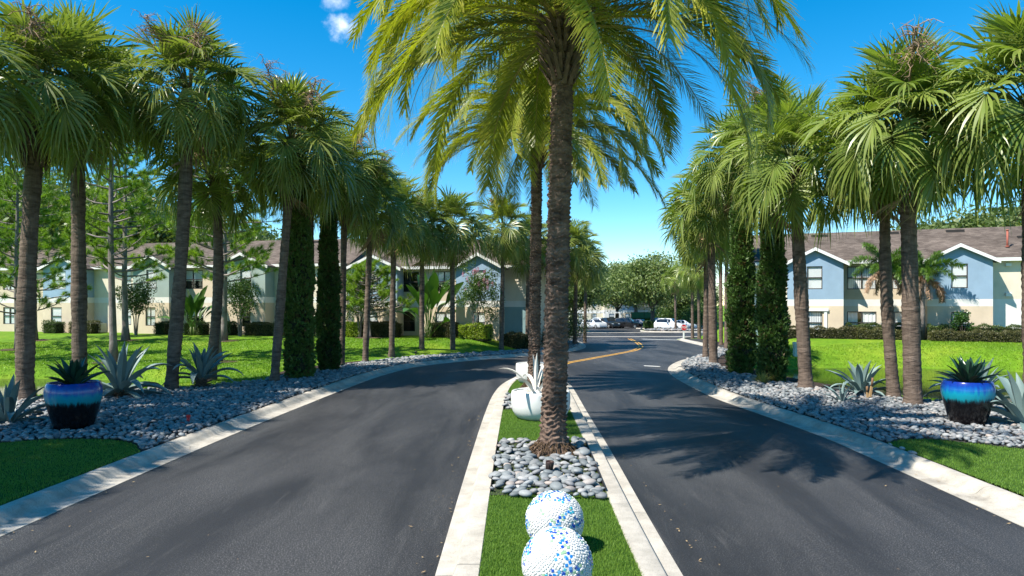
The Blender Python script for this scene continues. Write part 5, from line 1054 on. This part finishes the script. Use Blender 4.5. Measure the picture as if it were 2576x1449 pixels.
for i, (p0, p1, mt, l) in enumerate(((118, 152, 'hedge', 'green hedge under the pale blue bay beside the boot palm'), (185, 240, 'hedge_r', 'bronze hedge by the air conditioner units'), (398, 424, 'hedge', 'short green hedge under the curtained window'), (470, 520, 'hedge', 'dark hedge around the bird of paradise at the recess'), (560, 590, 'hedge', 'green hedge under the sage gable near the pale pine'), (622, 700, 'hedge_r', 'bronze hedge under the sage gable beside the slim palm'), (705, 790, 'hedge_r', 'bronze hedge behind the cypress columns'), (800, 870, 'hedge', 'green hedge along the cream wall end'))):
    hedge_run(hg, p0, p1, -.9, .9, .85, l, mt, ROT_L, i + 10, gL)
for i, (p0, p1, y_, mt, l) in enumerate(((878, 912, -1.6, 'hedge_y', 'golden hedge by the pale trunked palm and the myrtle without blossom'), (915, 1005, -1.0, 'hedge_r', 'bronze hedge under the pale blue gable window'), (1085, 1150, -.9, 'hedge_r', 'bronze hedge behind the bird of paradise by the vertical blinds'), (1160, 1236, -1.8, 'hedge_y', 'golden hedge under the pink myrtle'), (1262, 1345, -.6, 'hedge_r', 'purple bronze hedge along the teal wall'))):
    hedge_run(hb, p0, p1, y_, 1.0, .95, l, mt, ROT_L, i + 30, 'hedges and shrubs along the pale blue house')
for px, y_, h_, rd, lab, pk, sd_ in ((342, -2.2, 4.2, 1.25, 'dark crape myrtle between the two pines and the curtained window', False, 1), (604, -2.2, 4.3, 1.3, 'dark crape myrtle before the larger sage gable', False, 2), (905, -2.0, 4.4, 1.25, 'crape myrtle without blossom by the golden hedge and narrow cypress', False, 3)):
    x, y = hp(hg if px < 870 else hb, px, y_); myrtle(x, y, h_, rd, lab, pk, sd_)
x, y = hp(hb, 1196, -2.0); myrtle(x, y, 4.6, 1.3, 'crape myrtle with pink blossom over the golden hedge', True, 4)
x, y = hp(hg, 485, -1.8); bird(x, y, 1.1, 28, 'bird of paradise clump at the sage house recess', 1)
x, y = hp(hb, 1078, -1.8); bird(x, y, 1.4, 30, 'tall bird of paradise clump before the pale blue house', 2)
x, y = hp(hb, 930, -2.6); pine(x, y, 4.6, 'young bright green pine before the pale blue gable', 21, .3, 0, .07, tips=5)
x, y = 3.6, 52; shrub(x, y, 1.7, 2.6, 'dark mounded shrub at the foot of the palms by the back of a sign', 'hedge', 5, n=5200, leaf=.12)
shrub(4.2, 60, 1.9, 3.4, 'taller dark shrub behind the mounded one near the parking', 'hedge', 6, n=5200, leaf=.13)
shrub(5.2, 70, 1.3, 1.9, 'small dark shrub next to the back of a sign', 'hedge', 7, n=3000, leaf=.12)
shrub(2.2, 47.5, 1.2, 1.6, 'dark shrub at the end of the teal wall', 'hedge_r', 8, n=3000, leaf=.10)
X, Y, _ = PX(1918, 966, .12); root = O('ornamental_grass', None, None, (X, Y, .1), label='tuft of yellowish ornamental grass between the cypress columns', cat='grass tuft'); V, F, T = [], [], []
for k in range(170):
    a = rng.uniform(0, 6.28); e = rng.uniform(.5, 1.45); L = rng.uniform(.35, .62); d = Vector((math.cos(a) * math.cos(e), math.sin(a) * math.cos(e), math.sin(e))); o = Vector((math.cos(a), math.sin(a), 0)) * rng.uniform(0, .09)
    strip(V, F, T, [o, o + d * L * .55, o + d * L + Vector((math.cos(a), math.sin(a), 0)) * .06 + Vector((0, 0, -.14 * L))], [.005, .006, .001], Vector((-math.sin(a), math.cos(a), 0)))
O('leaves', npmesh('leaves', [v[:] for v in V], F, leafmat('ornamental_grass_leaf', (.16, .17, .04), (.36, .32, .09), .6, .3)), root)
for i, (px, Y) in enumerate(((1690, 125), (1730, 118), (1665, 132), (1765, 112))): shrub(AT(px, Y), Y, 3.2, 4.2, 'leafy green shrub mass ' + ('in front of the green fence screen', 'between the white sedan and the green fence screen', 'behind the green fence screen', 'past the white sedan toward the stop sign palms')[i], 'myrtle', i + 60, n=4200, leaf=.28, group='shrubs by the green fence screen')
# air conditioner units by the cream recess
for i, px in enumerate((232, 247)):
    x, y = hp(hg, px, .3); g = zt(x, y); root = O('air_conditioner', None, None, (x, y, g), (0, 0, ROT_L), label='grey air conditioner unit against the cream wall, ' + ('next to the bronze hedge' if i == 0 else 'next to the nearer slim pine'), cat='air conditioner', group='air conditioners by the sage house'); b = MB(); b.box(-.4, .4, -.4, .4, .05, .75); solid('cabinet', b, MT['ac'], root)
    b = MB(); [b.box(-.36, .36, -.425, -.403, .12 + .07*k, .15 + .07*k) for k in range(8)]; solid('louvre', b, MT['dark'], root); b = MB(); b.tube([(0, 0, .752), (0, 0, .80)], .3, 16); solid('fan_grille', b, MT['dark'], root)
# ------------------------------------------------------------------ pots and planters
def pot(px, py, R0, H, label, seed, plabel):
    X, Y, _ = PX(px, py, .13); root = O('glazed_pot', None, None, (X, Y, .13), (0, 0, seed), label=label, cat='pot', group='tall blue drip glazed pots')
    pr = [(.001, -.02), (.62, -.02), (.66, .0), (.72, .12), (.82, .32), (.92, .54), (.985, .70), (1.0, .80), (.985, .88), (.945, .95), (.915, .985), (.90, 1.0), (.86, 1.0), (.84, .97), (.85, .90), (.85, .86)]
    b = MB(); b.lathe([(r_ * R0, z * H) for r_, z in pr], 48); me = b.mesh('body', MT['pot']); o = O('body', me, root); b = MB(); b.lathe([(.80 * R0, .88 * H), (.001, .90 * H)], 32); O('soil', b.mesh('soil', MT['soil']), root)
    rosette((X, Y, .13 + .90 * H), .62, 30, plabel, DAG, 'succulent', 'succulent', seed, group='dark succulents in the blue pots')
pot(186, 1078, .545, 1.0, 'tall glazed pot, blue rim dripping into a black body, on the shaded pebbles', 1, 'dark green spiky succulent in the black and blue pot')
pot(2434, 1066, .52, .96, 'tall glazed pot with cobalt rim, turquoise band and black foot by the pond', 2, 'dark green spiky succulent in the turquoise banded pot')
def bowl(X, Y, R0, H, label):
    root = O('white_planter', None, None, (X, Y, .125), label=label, cat='planter', group='white bowl planters on the median'); pr = [(.001, -.01), (.66, -.01), (.76, .02), (.87, .12), (.955, .30), (.995, .52), (1.0, .75), (.99, .92), (.97, .985), (.94, 1.0), (.90, 1.0), (.88, .96), (.87, .88)]
    b = MB(); b.lathe([(r_ * R0, z * H) for r_, z in pr], 56); O('bowl', b.mesh('bowl', MT['wpot']), root); b = MB(); b.lathe([(.87 * R0, .90 * H), (.5 * R0, .93 * H), (.001, .94 * H)], 32); g = O('gravel', b.mesh('gravel', MT['gravel']), root)
    VV, FF, q = [], [], 0
    for k in range(420):
        v, f = rng.choice(PEB1); a = rng.uniform(0, 6.28); d = .84 * R0 * math.sqrt(rng.random()); s = rng.uniform(.02, .045); VV.append(v * s + np.array([math.cos(a) * d, math.sin(a) * d, .93 * H])); FF.append(f + q); q += len(v)
    O('gravel_stones', npmesh('gravel_stones', np.concatenate(VV), np.concatenate(FF), MT['gravel'], True), root, kind='stuff'); return root
bowl(AT(1360, 16.1), 16.1, .70, .64, 'wide white bowl planter holding the white dried agave behind the front date palm')
rosette((AT(1348, 15.95), 15.95, .125 + .60), .98, 7, 'bleached white dried agave with curling leaves in the white bowl', WAG, 'agave', 'dried_agave', 3, rz=2.2)
bowl(AT(1343, 23.3), 23.3, .62, .66, 'second white bowl planter standing behind the shorter date palm')
# ------------------------------------------------------------------ mosaic balls
TILE_COL = [('cobalt_tile', (.010, .06, .36)), ('azure_tile', (.015, .17, .48)), ('turquoise_tile', (.03, .32, .42)), ('mint_tile', (.27, .42, .26)), ('sky_tile', (.10, .30, .52)), ('grey_tile', (.32, .33, .33))]
TMAT = [plain(n, c, .12, .12, 8, spec=.6, coat=.4) for n, c in TILE_COL]
def tile_mesh(mat):
    b = MB(); s, e, t = .5, .42, 1.0
    b.add([(-s,-s,0),(s,-s,0),(s,s,0),(-s,s,0),(-s,-s,.16),(s,-s,.16),(s,s,.16),(-s,s,.16),(-e,-e,.22),(e,-e,.22),(e,e,.22),(-e,e,.22)], [(0,1,5,4),(1,2,6,5),(2,3,7,6),(3,0,4,7),(4,5,9,8),(5,6,10,9),(6,7,11,10),(7,4,8,11),(8,9,10,11)]); return b.mesh('tile', mat)
TIL = [tile_mesh(m) for m in TMAT]
def fib(n):
    i = np.arange(n) + .5; ph = np.arccos(1 - 2 * i / n); th = np.pi * (1 + 5 ** .5) * i; return np.c_[np.cos(th) * np.sin(ph), np.sin(th) * np.sin(ph), np.cos(ph)]
def mosaic_ball(X, Y, rad, label, seed):
    r = random.Random(seed); z0 = .12; root = O('mosaic_ball', None, None, (X, Y, z0), label=label, cat='garden ball', group='mosaic balls on the median turf'); c = Vector((0, 0, rad))
    bm = bmesh.new(); bmesh.ops.create_icosphere(bm, subdivisions=5, radius=rad - .008); bmesh.ops.translate(bm, verts=bm.verts, vec=c); me = bpy.data.meshes.new('core'); bm.to_mesh(me); bm.free(); me.materials.append(MT['grout']); me.polygons.foreach_set('use_smooth', [True] * len(me.polygons)); O('core', me, root)
    P = fib(900); P = P + nr.normal(0, .018, P.shape); P /= np.linalg.norm(P, axis=1)[:, None]; ph = [r.uniform(0, 6.28) for _ in range(6)]
    # wandering bands of coloured squares; everything between them is white round chips
    def fld(p): x, y, z = p; return math.sin(7.5*x + 2.2*math.sin(3*z + ph[0]) + ph[1]) * .6 + math.sin(7.0*z + 1.8*math.sin(3.4*y + ph[2]) + ph[3]) * .6
    flower = [Vector((r.uniform(-1, 1), -abs(r.uniform(.3, 1)), r.uniform(0, 1))).normalized() for _ in range(4)]
    col = [p for p in P if abs(fld(p)) < .74 and r.random() < .90 and not any((Vector(p) - f).length < .34 for f in flower)]; cs = set(map(tuple, col))
    front = sorted(col, key=lambda p: p[1] * .8 - p[2] * .75)                # the tiles turned to the drive entrance
    s = rad * .086; VV, FF, MI, q = [], [], [], 0
    for i, p in enumerate(front):
        n = Vector(p); M = n.to_track_quat('Z', 'Y').to_matrix() @ Matrix.Rotation(r.uniform(-.35, .35), 3, 'Z'); k = r.choice((0, 0, 1, 1, 2, 3, 3, 4)); sz = s * r.uniform(.85, 1.05)
        if i < 300: O('tile', TIL[k], root, c + n * (rad - .010), M.to_euler(), (sz, sz, sz * 1.0))
        else:
            A = np.array(M); v = np.array([w.co[:] for w in TIL[k].vertices]) * sz; VV.append(v @ A.T + np.array(c + n * (rad - .010))); FF += [[w + q for w in f.vertices] for f in TIL[k].polygons]; MI += [k] * len(TIL[k].polygons); q += len(v)
    if VV:
        me = npmesh('tiles', np.concatenate(VV), FF, None); [me.materials.append(m) for m in TMAT]; me.polygons.foreach_set('material_index', MI); O('tiles', me, root, kind='stuff')
    VV, FF, q = [], [], 0; Q = fib(2100); Q = Q + nr.normal(0, .012, Q.shape); Q /= np.linalg.norm(Q, axis=1)[:, None]; colA = np.array(col)
    for p in Q:
        if len(colA) and np.min(np.sum((colA - p) ** 2, 1)) < (.070) ** 2: continue
        n = Vector(p); M = np.array(n.to_track_quat('Z', 'Y').to_matrix()); k = r.uniform(.032, .040) * rad; m_ = 7
        ring = [(math.cos(6.283*j/m_) * k, math.sin(6.283*j/m_) * k, 0) for j in range(m_)] + [(math.cos(6.283*j/m_) * k * .7, math.sin(6.283*j/m_) * k * .7, .007) for j in range(m_)]
        VV.append(np.array(ring) @ M.T + np.array(c + n * (rad - .007))); FF += [(q+j, q+(j+1) % m_, q+m_+(j+1) % m_, q+m_+j) for j in range(m_)] + [(q+m_, q+m_+1, q+m_+2, q+m_+3), (q+m_, q+m_+3, q+m_+4, q+m_+5), (q+m_, q+m_+5, q+m_+6, q+m_+6)]; q += 2 * m_
    me = bpy.data.meshes.new('white_chips'); me.from_pydata(np.concatenate(VV).tolist(), [], [list(dict.fromkeys(f)) for f in FF]); me.materials.append(MT['tilew']); O('white_chips', me, root, kind='stuff')
mosaic_ball(AT(1402, 6.2), 6.2, .325, 'white mosaic ball with a flower of grey chips, farther from the pebbles', 3)
mosaic_ball(AT(1395, 7.44), 7.44, .322, 'white mosaic ball with scattered blue and mint tiles next to the median pebbles', 8)
# ------------------------------------------------------------------ small fixtures
X, Y, _ = PX(1381, 1185, .16); root = O('uplight', None, None, (X, Y - .05, .16), (R(6), R(4), 0), label='small dark brown ribbed garden uplight in the median pebbles', cat='garden light'); b = MB(); b.lathe([(.001, 0), (.042, 0), (.05, .02), (.062, .14), (.066, .17), (.06, .172), (.055, .155), (.001, .15)], 20); O('housing', b.mesh('housing', plain('uplight_brown', (.035, .017, .014), .45)), root)
b = MB(); [b.box(-.004, .004, -.067, -.052, .02, .15) for _ in range(1)]
for k in range(14):
    a = k * 6.283 / 14; f = MB(); f.tube([(math.cos(a) * .048, math.sin(a) * .048, .015), (math.cos(a) * .063, math.sin(a) * .063, .15)], .0055, 4); O('rib', f.mesh('rib', MT['dark']), root)
b = MB(); b.tube([(.05, 0, .02), (.16, -.05, .03), (.26, -.10, -.01), (.32, -.22, .02)], .006, 5); O('cable', b.mesh('cable', plain('dry_cable', (.42, .34, .24), .8)), root)
X, Y, _ = PX(472, 1064, .15); root = O('capped_pipe', None, None, (X, Y, .15), (0, R(6), 0), label='short red capped pipe standing in the shaded pebbles near the kerb', cat='pipe'); b = MB(); b.tube([(0, 0, -.03), (0, 0, .14)], .035, 12); O('pipe', b.mesh('pipe', MT['redcap']), root); b = MB(); b.tube([(0, 0, .142), (0, 0, .185)], .047, 12); O('cap', b.mesh('cap', MT['redcap']), root); b = MB(); b.tube([(-.02, -.02, .0), (-.14, -.06, -.01)], [.03, .02], 8); O('elbow', b.mesh('elbow', MT['redcap']), root)
for px, py, hgt, tilt, l in ((2188, 1003, .62, 8, 'taller brown wooden stake beside the pond edge agave'), (2183, 1006, .40, -3, 'shorter brown wooden stake beside the pond edge agave')):
    X, Y, _ = PX(px, py, .12); root = O('wooden_stake', None, None, (X, Y, .10), (0, R(tilt), 0), label=l, cat='stake', group='stakes by the pond edge agave'); b = MB(); b.box(-.028, .028, -.02, .02, 0, hgt * .62); O('lower_stake', b.mesh('lower_stake', plain('light_stake', (.38, .24, .11), .8)), root); b = MB(); b.tube([(0, 0, hgt*.62), (0, 0, hgt)], [.035, .03], 6); O('head', b.mesh('head', MT['wood']), root)
for px, py in ((722, 962), (1046, 893)):
    X, Y, _ = PX(px, py, .13); root = O('path_light', None, None, (X, Y, .12), label='small black path light in the pebbles by the slim leaning palm' if px < 800 else 'small black path light in the pebbles by the bird of paradise palm', cat='garden light', group='path lights in the pebbles'); b = MB(); b.tube([(0, 0, 0), (0, 0, .16)], .03, 8); O('post', b.mesh('post', MT['dark']), root); b = MB(); b.lathe([(.06, .16), (.075, .165), (.07, .2), (.001, .22)], 12); O('head', b.mesh('head', MT['dark']), root)
X, Y = AT(2003, 36.5), 36.5; z = zt(X, Y); root = O('utility_pedestal', None, None, (X, Y, z), label='pale green utility pedestal on the lawn beside the stout leaning palm', cat='utility box'); b = MB(); b.box(-.13, .13, -.13, .13, -.03, .62); O('cabinet', b.mesh('cabinet', MT['util']), root); b = MB(); b.box(-.15, .15, -.15, .15, .622, .74); O('cap', b.mesh('cap', MT['util']), root)
# ------------------------------------------------------------------ stop signs
def octo(rad, y0, y1):
    b = MB(); p = [(math.cos(R(22.5 + 45*k)) * rad, math.sin(R(22.5 + 45*k)) * rad) for k in range(8)]; b.add([(x, y0, z) for x, z in p] + [(x, y1, z) for x, z in p], [list(range(8)), list(range(15, 7, -1))] + [(k, k + 8, (k+1) % 8 + 8, (k+1) % 8) for k in range(8)]); return b
def letters(txt, size, mat):
    cu = bpy.data.curves.new('lettering', 'FONT'); cu.body = txt; cu.size = size; cu.align_x = 'CENTER'; cu.align_y = 'CENTER'; cu.extrude = .002; cu.offset = .006
    o = bpy.data.objects.new('tmp', cu); COL.objects.link(o); dg = bpy.context.evaluated_depsgraph_get(); me = bpy.data.meshes.new_from_object(o.evaluated_get(dg)); bpy.data.objects.remove(o); me.materials.clear(); me.materials.append(mat); return me
def stop_sign(x, y, h, rot, label, rad=.33):
    z = zt(x, y); root = O('stop_sign', None, None, (x, y, z), (0, 0, rot), label=label, cat='stop sign', group='stop signs at the crossing'); b = MB(); b.box(-.06, .06, -.06, .06, -.1, h - rad * .6); b.add([(-.075,-.075,h-rad*.6),(.075,-.075,h-rad*.6),(.075,.075,h-rad*.6),(-.075,.075,h-rad*.6),(0,0,h-rad*.6+.06)], [(0,1,4),(1,2,4),(2,3,4),(3,0,4)]); O('post', b.mesh('post', MT['trim']), root)
    p = O('panel', octo(rad, -.085, -.075).mesh('panel', MT['trim']), root, (0, 0, h - rad)); O('red_face', octo(rad * .93, -.091, -.086).mesh('red_face', MT['stopred']), p); O('lettering', letters('STOP', rad * .86, MT['trim']), p, (0, -.095, 0), (R(90), 0, 0)); return root
stop_sign(AT(1720, 68.5), 68.5, 1.5, R(4), 'red stop sign on a short white post at the pebble corner')
stop_sign(AT(1455, 92.5), 92.5, 1.75, R(178), 'stop sign seen from its blank grey back on a white post by dark shrubs', .38)
# ------------------------------------------------------------------ parking: cars, islands, carport, screen
CARP = dict(white=m_carpaint('white_car_paint', (.72, .73, .74)), black=m_carpaint('black_car_paint', (.012, .012, .014)), navy=m_carpaint('navy_car_paint', (.02, .035, .08)), silver=m_carpaint('silver_car_paint', (.45, .47, .5)), maroon=m_carpaint('maroon_car_paint', (.10, .015, .02)), beige=m_carpaint('beige_car_paint', (.5, .42, .30)), blue=m_carpaint('blue_car_paint', (.04, .12, .32)))
LAMP_W = plain('headlight_lens', (.75, .77, .8), .1, .02, coat=.5); LAMP_R = plain('tail_light_lens', (.4, .01, .012), .15, .05, coat=.5); CHROME = plain('wheel_rim', (.45, .46, .47), .3, .1, metal=.8)
CARM = {}
def car_meshes(kind):
    suv = kind == 'suv'; L, W, H = (4.65, .93, 1.70) if suv else (4.6, .90, 1.44); hb_ = 1.02 if suv else .92
    # stations along the body: x, belt height, roof height, half width, roof half width
    if suv: st = [(-2.32, .62, .62, .70, .70), (-2.28, .95, .95, .82, .80), (-2.15, 1.02, 1.10, .89, .80), (-1.85, 1.04, 1.60, .92, .70), (-1.2, 1.04, 1.70, .93, .70), (0, 1.02, 1.71, .93, .71), (.45, 1.01, 1.66, .93, .70), (1.05, 1.0, 1.06, .92, .82), (1.9, .93, .93, .90, .84), (2.22, .82, .82, .82, .76), (2.32, .55, .55, .72, .70)]
    else: st = [(-2.3, .58, .58, .68, .68), (-2.24, .88, .88, .80, .78), (-1.75, .97, .98, .88, .80), (-1.0, .95, 1.36, .90, .64), (-.3, .93, 1.44, .90, .65), (.3, .92, 1.41, .90, .65), (1.05, .90, .95, .90, .78), (1.8, .82, .82, .88, .82), (2.18, .70, .70, .80, .74), (2.3, .48, .48, .70, .68)]
    b = MB(); V = []; m = 12
    for x, zb, zr_, w, wr in st:
        q = max(zr_, zb + .001); V += [(x, -w * .93, .24), (x, -w, .42), (x, -w, zb * .85), (x, -w * .985, zb), (x, -wr, q), (x, -wr * .55, q + .02), (x, wr * .55, q + .02), (x, wr, q), (x, w * .985, zb), (x, w, zb * .85), (x, w, .42), (x, w * .93, .24)]
    F = [(i*m+j, (i+1)*m+j, (i+1)*m+(j+1) % m, i*m+(j+1) % m) for i in range(len(st)-1) for j in range(m)]; b.add(V, F + [list(range(m)), list(range((len(st)-1)*m, len(st)*m))[::-1]], 0, True); body = b.mesh('body')
    bm = bmesh.new(); bm.from_mesh(body); bmesh.ops.recalc_face_normals(bm, faces=bm.faces); bm.to_mesh(body); bm.free(); body.set_sharp_from_angle(angle=R(38))
    gl = []
    idx = [i for i, s_ in enumerate(st) if s_[2] - s_[1] > .25]
    for sd in (-1, 1):                                           # side windows: front and rear panes
        for a, c in ((idx[0], idx[len(idx)//2]), (idx[len(idx)//2], idx[-1])):
            g = MB(); vs = []
            for i in range(a, c + 1):
                x, zb, zq, w, wr = st[i]; x = x + (.05 if i == a else (-.05 if i == c else 0))
                for t in (.10, .86): vs.append((x, sd * (lerp(w * .985, wr, t) + .012), lerp(zb, zq, t)))
            g.add(vs, [(2*k, 2*k+2, 2*k+3, 2*k+1) if sd < 0 else (2*k, 2*k+1, 2*k+3, 2*k+2) for k in range(c - a)]); gl.append(('side_window', g.mesh('side_window', MT['carglass'])))
    for i0, i1, nm in ((idx[-1], idx[-1] + 1, 'windscreen'), (idx[0], idx[0] - 1, 'rear_window')):
        x0, zb0, z0, w0, r0_ = st[i0]; x1, zb1, z1, w1, r1 = st[i1]; g = MB(); q = []
        for t in (.08, .90): x_, z_, w_ = lerp(x0, x1, t), lerp(z0, z1, t) + .034, lerp(r0_, r1, t) * .90; q += [(x_, -w_, z_), (x_, w_, z_)]
        g.add(q, [(0, 1, 3, 2)]); gl.append((nm, g.mesh(nm, MT['carglass'])))
    wb = MB(); wb.tube([(0, -.11, 0), (0, .11, 0)], .34, 20); rim = MB(); rim.tube([(0, -.118, 0), (0, .118, 0)], .215, 14)
    hl = MB(); hl.box(-.05, .05, -.17, .17, -.07, .07); bp = MB(); bp.box(-.04, .06, -.70, .70, -.09, .09)
    return dict(body=body, glass=gl, tyre=wb.mesh('tyre', MT['tyre']), rim=rim.mesh('rim', CHROME), lampw=hl.mesh('headlight', LAMP_W), lampr=hl.mesh('tail_light', LAMP_R), bumper=bp.mesh('bumper', MT['tyre']), H=H, L=L)
def car(x, y, rot, kind, paint, label):
    if kind not in CARM: CARM[kind] = car_meshes(kind)
    M = CARM[kind]; root = O('parked_car', None, None, (x, y, zr(y) + .002), (0, 0, rot), label=label, cat='car', group='cars parked beyond the crossing'); me = M['body'].copy(); me.materials.append(CARP[paint]); bd = O('body', me, root)
    for nm, g in M['glass']: O(nm, g, bd)
    for sx in (-1.38, 1.40):
        for sy in (-.80, .80): w = O('wheel', M['tyre'], root, (sx, sy, .34)); O('rim', M['rim'], w)
    xe = 2.24 if kind == 'suv' else 2.2; zl = .78 if kind == 'suv' else .62
    for sy in (-.58, .58): O('headlight', M['lampw'], bd, (xe - .02, sy, zl)); O('tail_light', M['lampr'], bd, (-xe - .02, sy, zl + .12))
    O('bumper', M['bumper'], bd, (xe + .01, 0, .38)); O('bumper', M['bumper'], bd, (-xe - .05, 0, .38)); return root
def carz(zx, Y): return AT(z4(zx, 0)[0], Y)
for zx, Y, rot, k, p, l in ((1315, 113, -70, 'sedan', 'white', 'white sedan half hidden behind the blank stop sign shrubs'), (1410, 112, -62, 'sedan', 'silver', 'silver sedan beside the pale suv under the oak'), (1478, 114, -68, 'suv', 'white', 'tall white suv between the silver sedan and the black suv'), (1545, 113, -66, 'suv', 'black', 'black suv next to the tall white suv'), (1612, 115, -75, 'sedan', 'maroon', 'dark maroon sedan behind the forked oak trunk'),
        (1735, 113, -20, 'suv', 'black', 'black crossover turned sideways before the cream house'), (1862, 116, -40, 'sedan', 'navy', 'navy sedan by the parking island hedge'), (2038, 111, -60, 'sedan', 'beige', 'beige sedan nosing out beside the pebble island'), (2110, 112, -55, 'suv', 'blue', 'blue suv behind the pale cars near the green screen'), (2160, 106, -35, 'suv', 'white', 'white suv behind the pebble island'), (2275, 107, 6, 'sedan', 'white', 'white sedan parked broadside behind the red stop sign')):
    car(carz(zx, Y), Y, R(rot), k, p, l)
# far islands with pebbles and grass
def island(name, pts, mat, off, pebn=0):
    P = np.array(pts); c = P.mean(0); b = MB(); n = len(P); q = [(x, y, zr(y) + .13) for x, y in P]; lo = [(c[0] + (x - c[0]) * 1.03, c[1] + (y - c[1]) * 1.06, zr(y) - .05) for x, y in P]; b.add(q + lo, [list(range(n))] + [(k, k + n, (k+1) % n + n, (k+1) % n) for k in range(n)]); me = b.mesh(name, MT['curb']); bm = bmesh.new(); bm.from_mesh(me); bmesh.ops.recalc_face_normals(bm, faces=bm.faces); bm.to_mesh(me); bm.free(); r = O(name, me, kind='structure')
    b = MB(); b.add([(c[0] + (x - c[0]) * .93, c[1] + (y - c[1]) * .90, zr(y) + .145) for x, y in P], [list(range(n))]); O('island_bed', b.mesh('island_bed', MT[mat]), r)
    if pebn:
        f = inpoly([(c[0] + (x - c[0]) * .9, c[1] + (y - c[1]) * .9) for x, y in P]); lay(r, scatter(f, P[:, 0].min(), P[:, 0].max(), P[:, 1].min(), P[:, 1].max(), lambda y: .34), lambda x, y: zr(y) + .15, 0, .12)
    return r
def ell(cx, cy, rx, ry, n=24): return [(cx + rx * math.cos(6.283*k/n), cy + ry * math.sin(6.283*k/n)) for k in range(n)]
island('kerb_island', ell(carz(2210, 95), 95.5, 4.6, 2.6), 'soil', 0, 1); island('kerb_island', ell(carz(2035, 95.5), 97.5, 2.0, 1.6), 'lawn', 0); island('kerb_island', ell(AT(1641, 110), 110, 2.6, 2.0), 'mulch', 0); island('kerb_island', ell(7.9, 94, 2.8, 2.2), 'mulch', 0)
hedge(AT(1632, 108.6), 108.6, 1.6, 1.2, 1.15, 0, 'clipped green hedge on the parking island under the tallest oak', 'bird', 71, -1.05)
hedge(AT(1592, 128), 128, 9, 1.2, 1.3, 0, 'low green hedge along the cream far house', 'bird', 72, -1.2)
# carport with a slatted white roof
X, Y = carz(1385, 126), 126; root = O('carport', None, None, (X, Y, zr(Y)), label='white flat carport roof on posts behind the parked white cars', cat='carport'); b = MB(); b.box(-5.5, 5.5, -2.4, 2.4, 2.35, 2.55); O('roof', b.mesh('roof', MT['trim']), root)
for k in range(16): b = MB(); b.box(-5.4 + k * .72, -5.32 + k * .72, -2.47, -2.41, 2.3, 2.62); O('roof_rib', b.mesh('roof_rib', MT['ac']), root)
for sx in (-5.1, 0, 5.1):
    for sy in (-2.0, 2.0): b = MB(); b.box(sx - .06, sx + .06, sy - .06, sy + .06, -.1, 2.348); O('post', b.mesh('post', MT['trim']), root)
X, Y = carz(2095, 128), 128; root = O('fence_screen', None, None, (X, Y, zr(Y)), label='green mesh fence screen behind the parked blue suv', cat='fence')
for k in range(5): b = MB(); b.box(-6 + k * 2.4 + .03, -6 + (k + 1) * 2.4 - .03, -.03, .03, .1, 2.5); O('panel', b.mesh('panel', MT['greenscreen']), root); 
for k in range(6): b = MB(); b.box(-6.04 + k * 2.4, -5.96 + k * 2.4, -.05, .05, -.1, 2.6); O('post', b.mesh('post', MT['dark']), root)
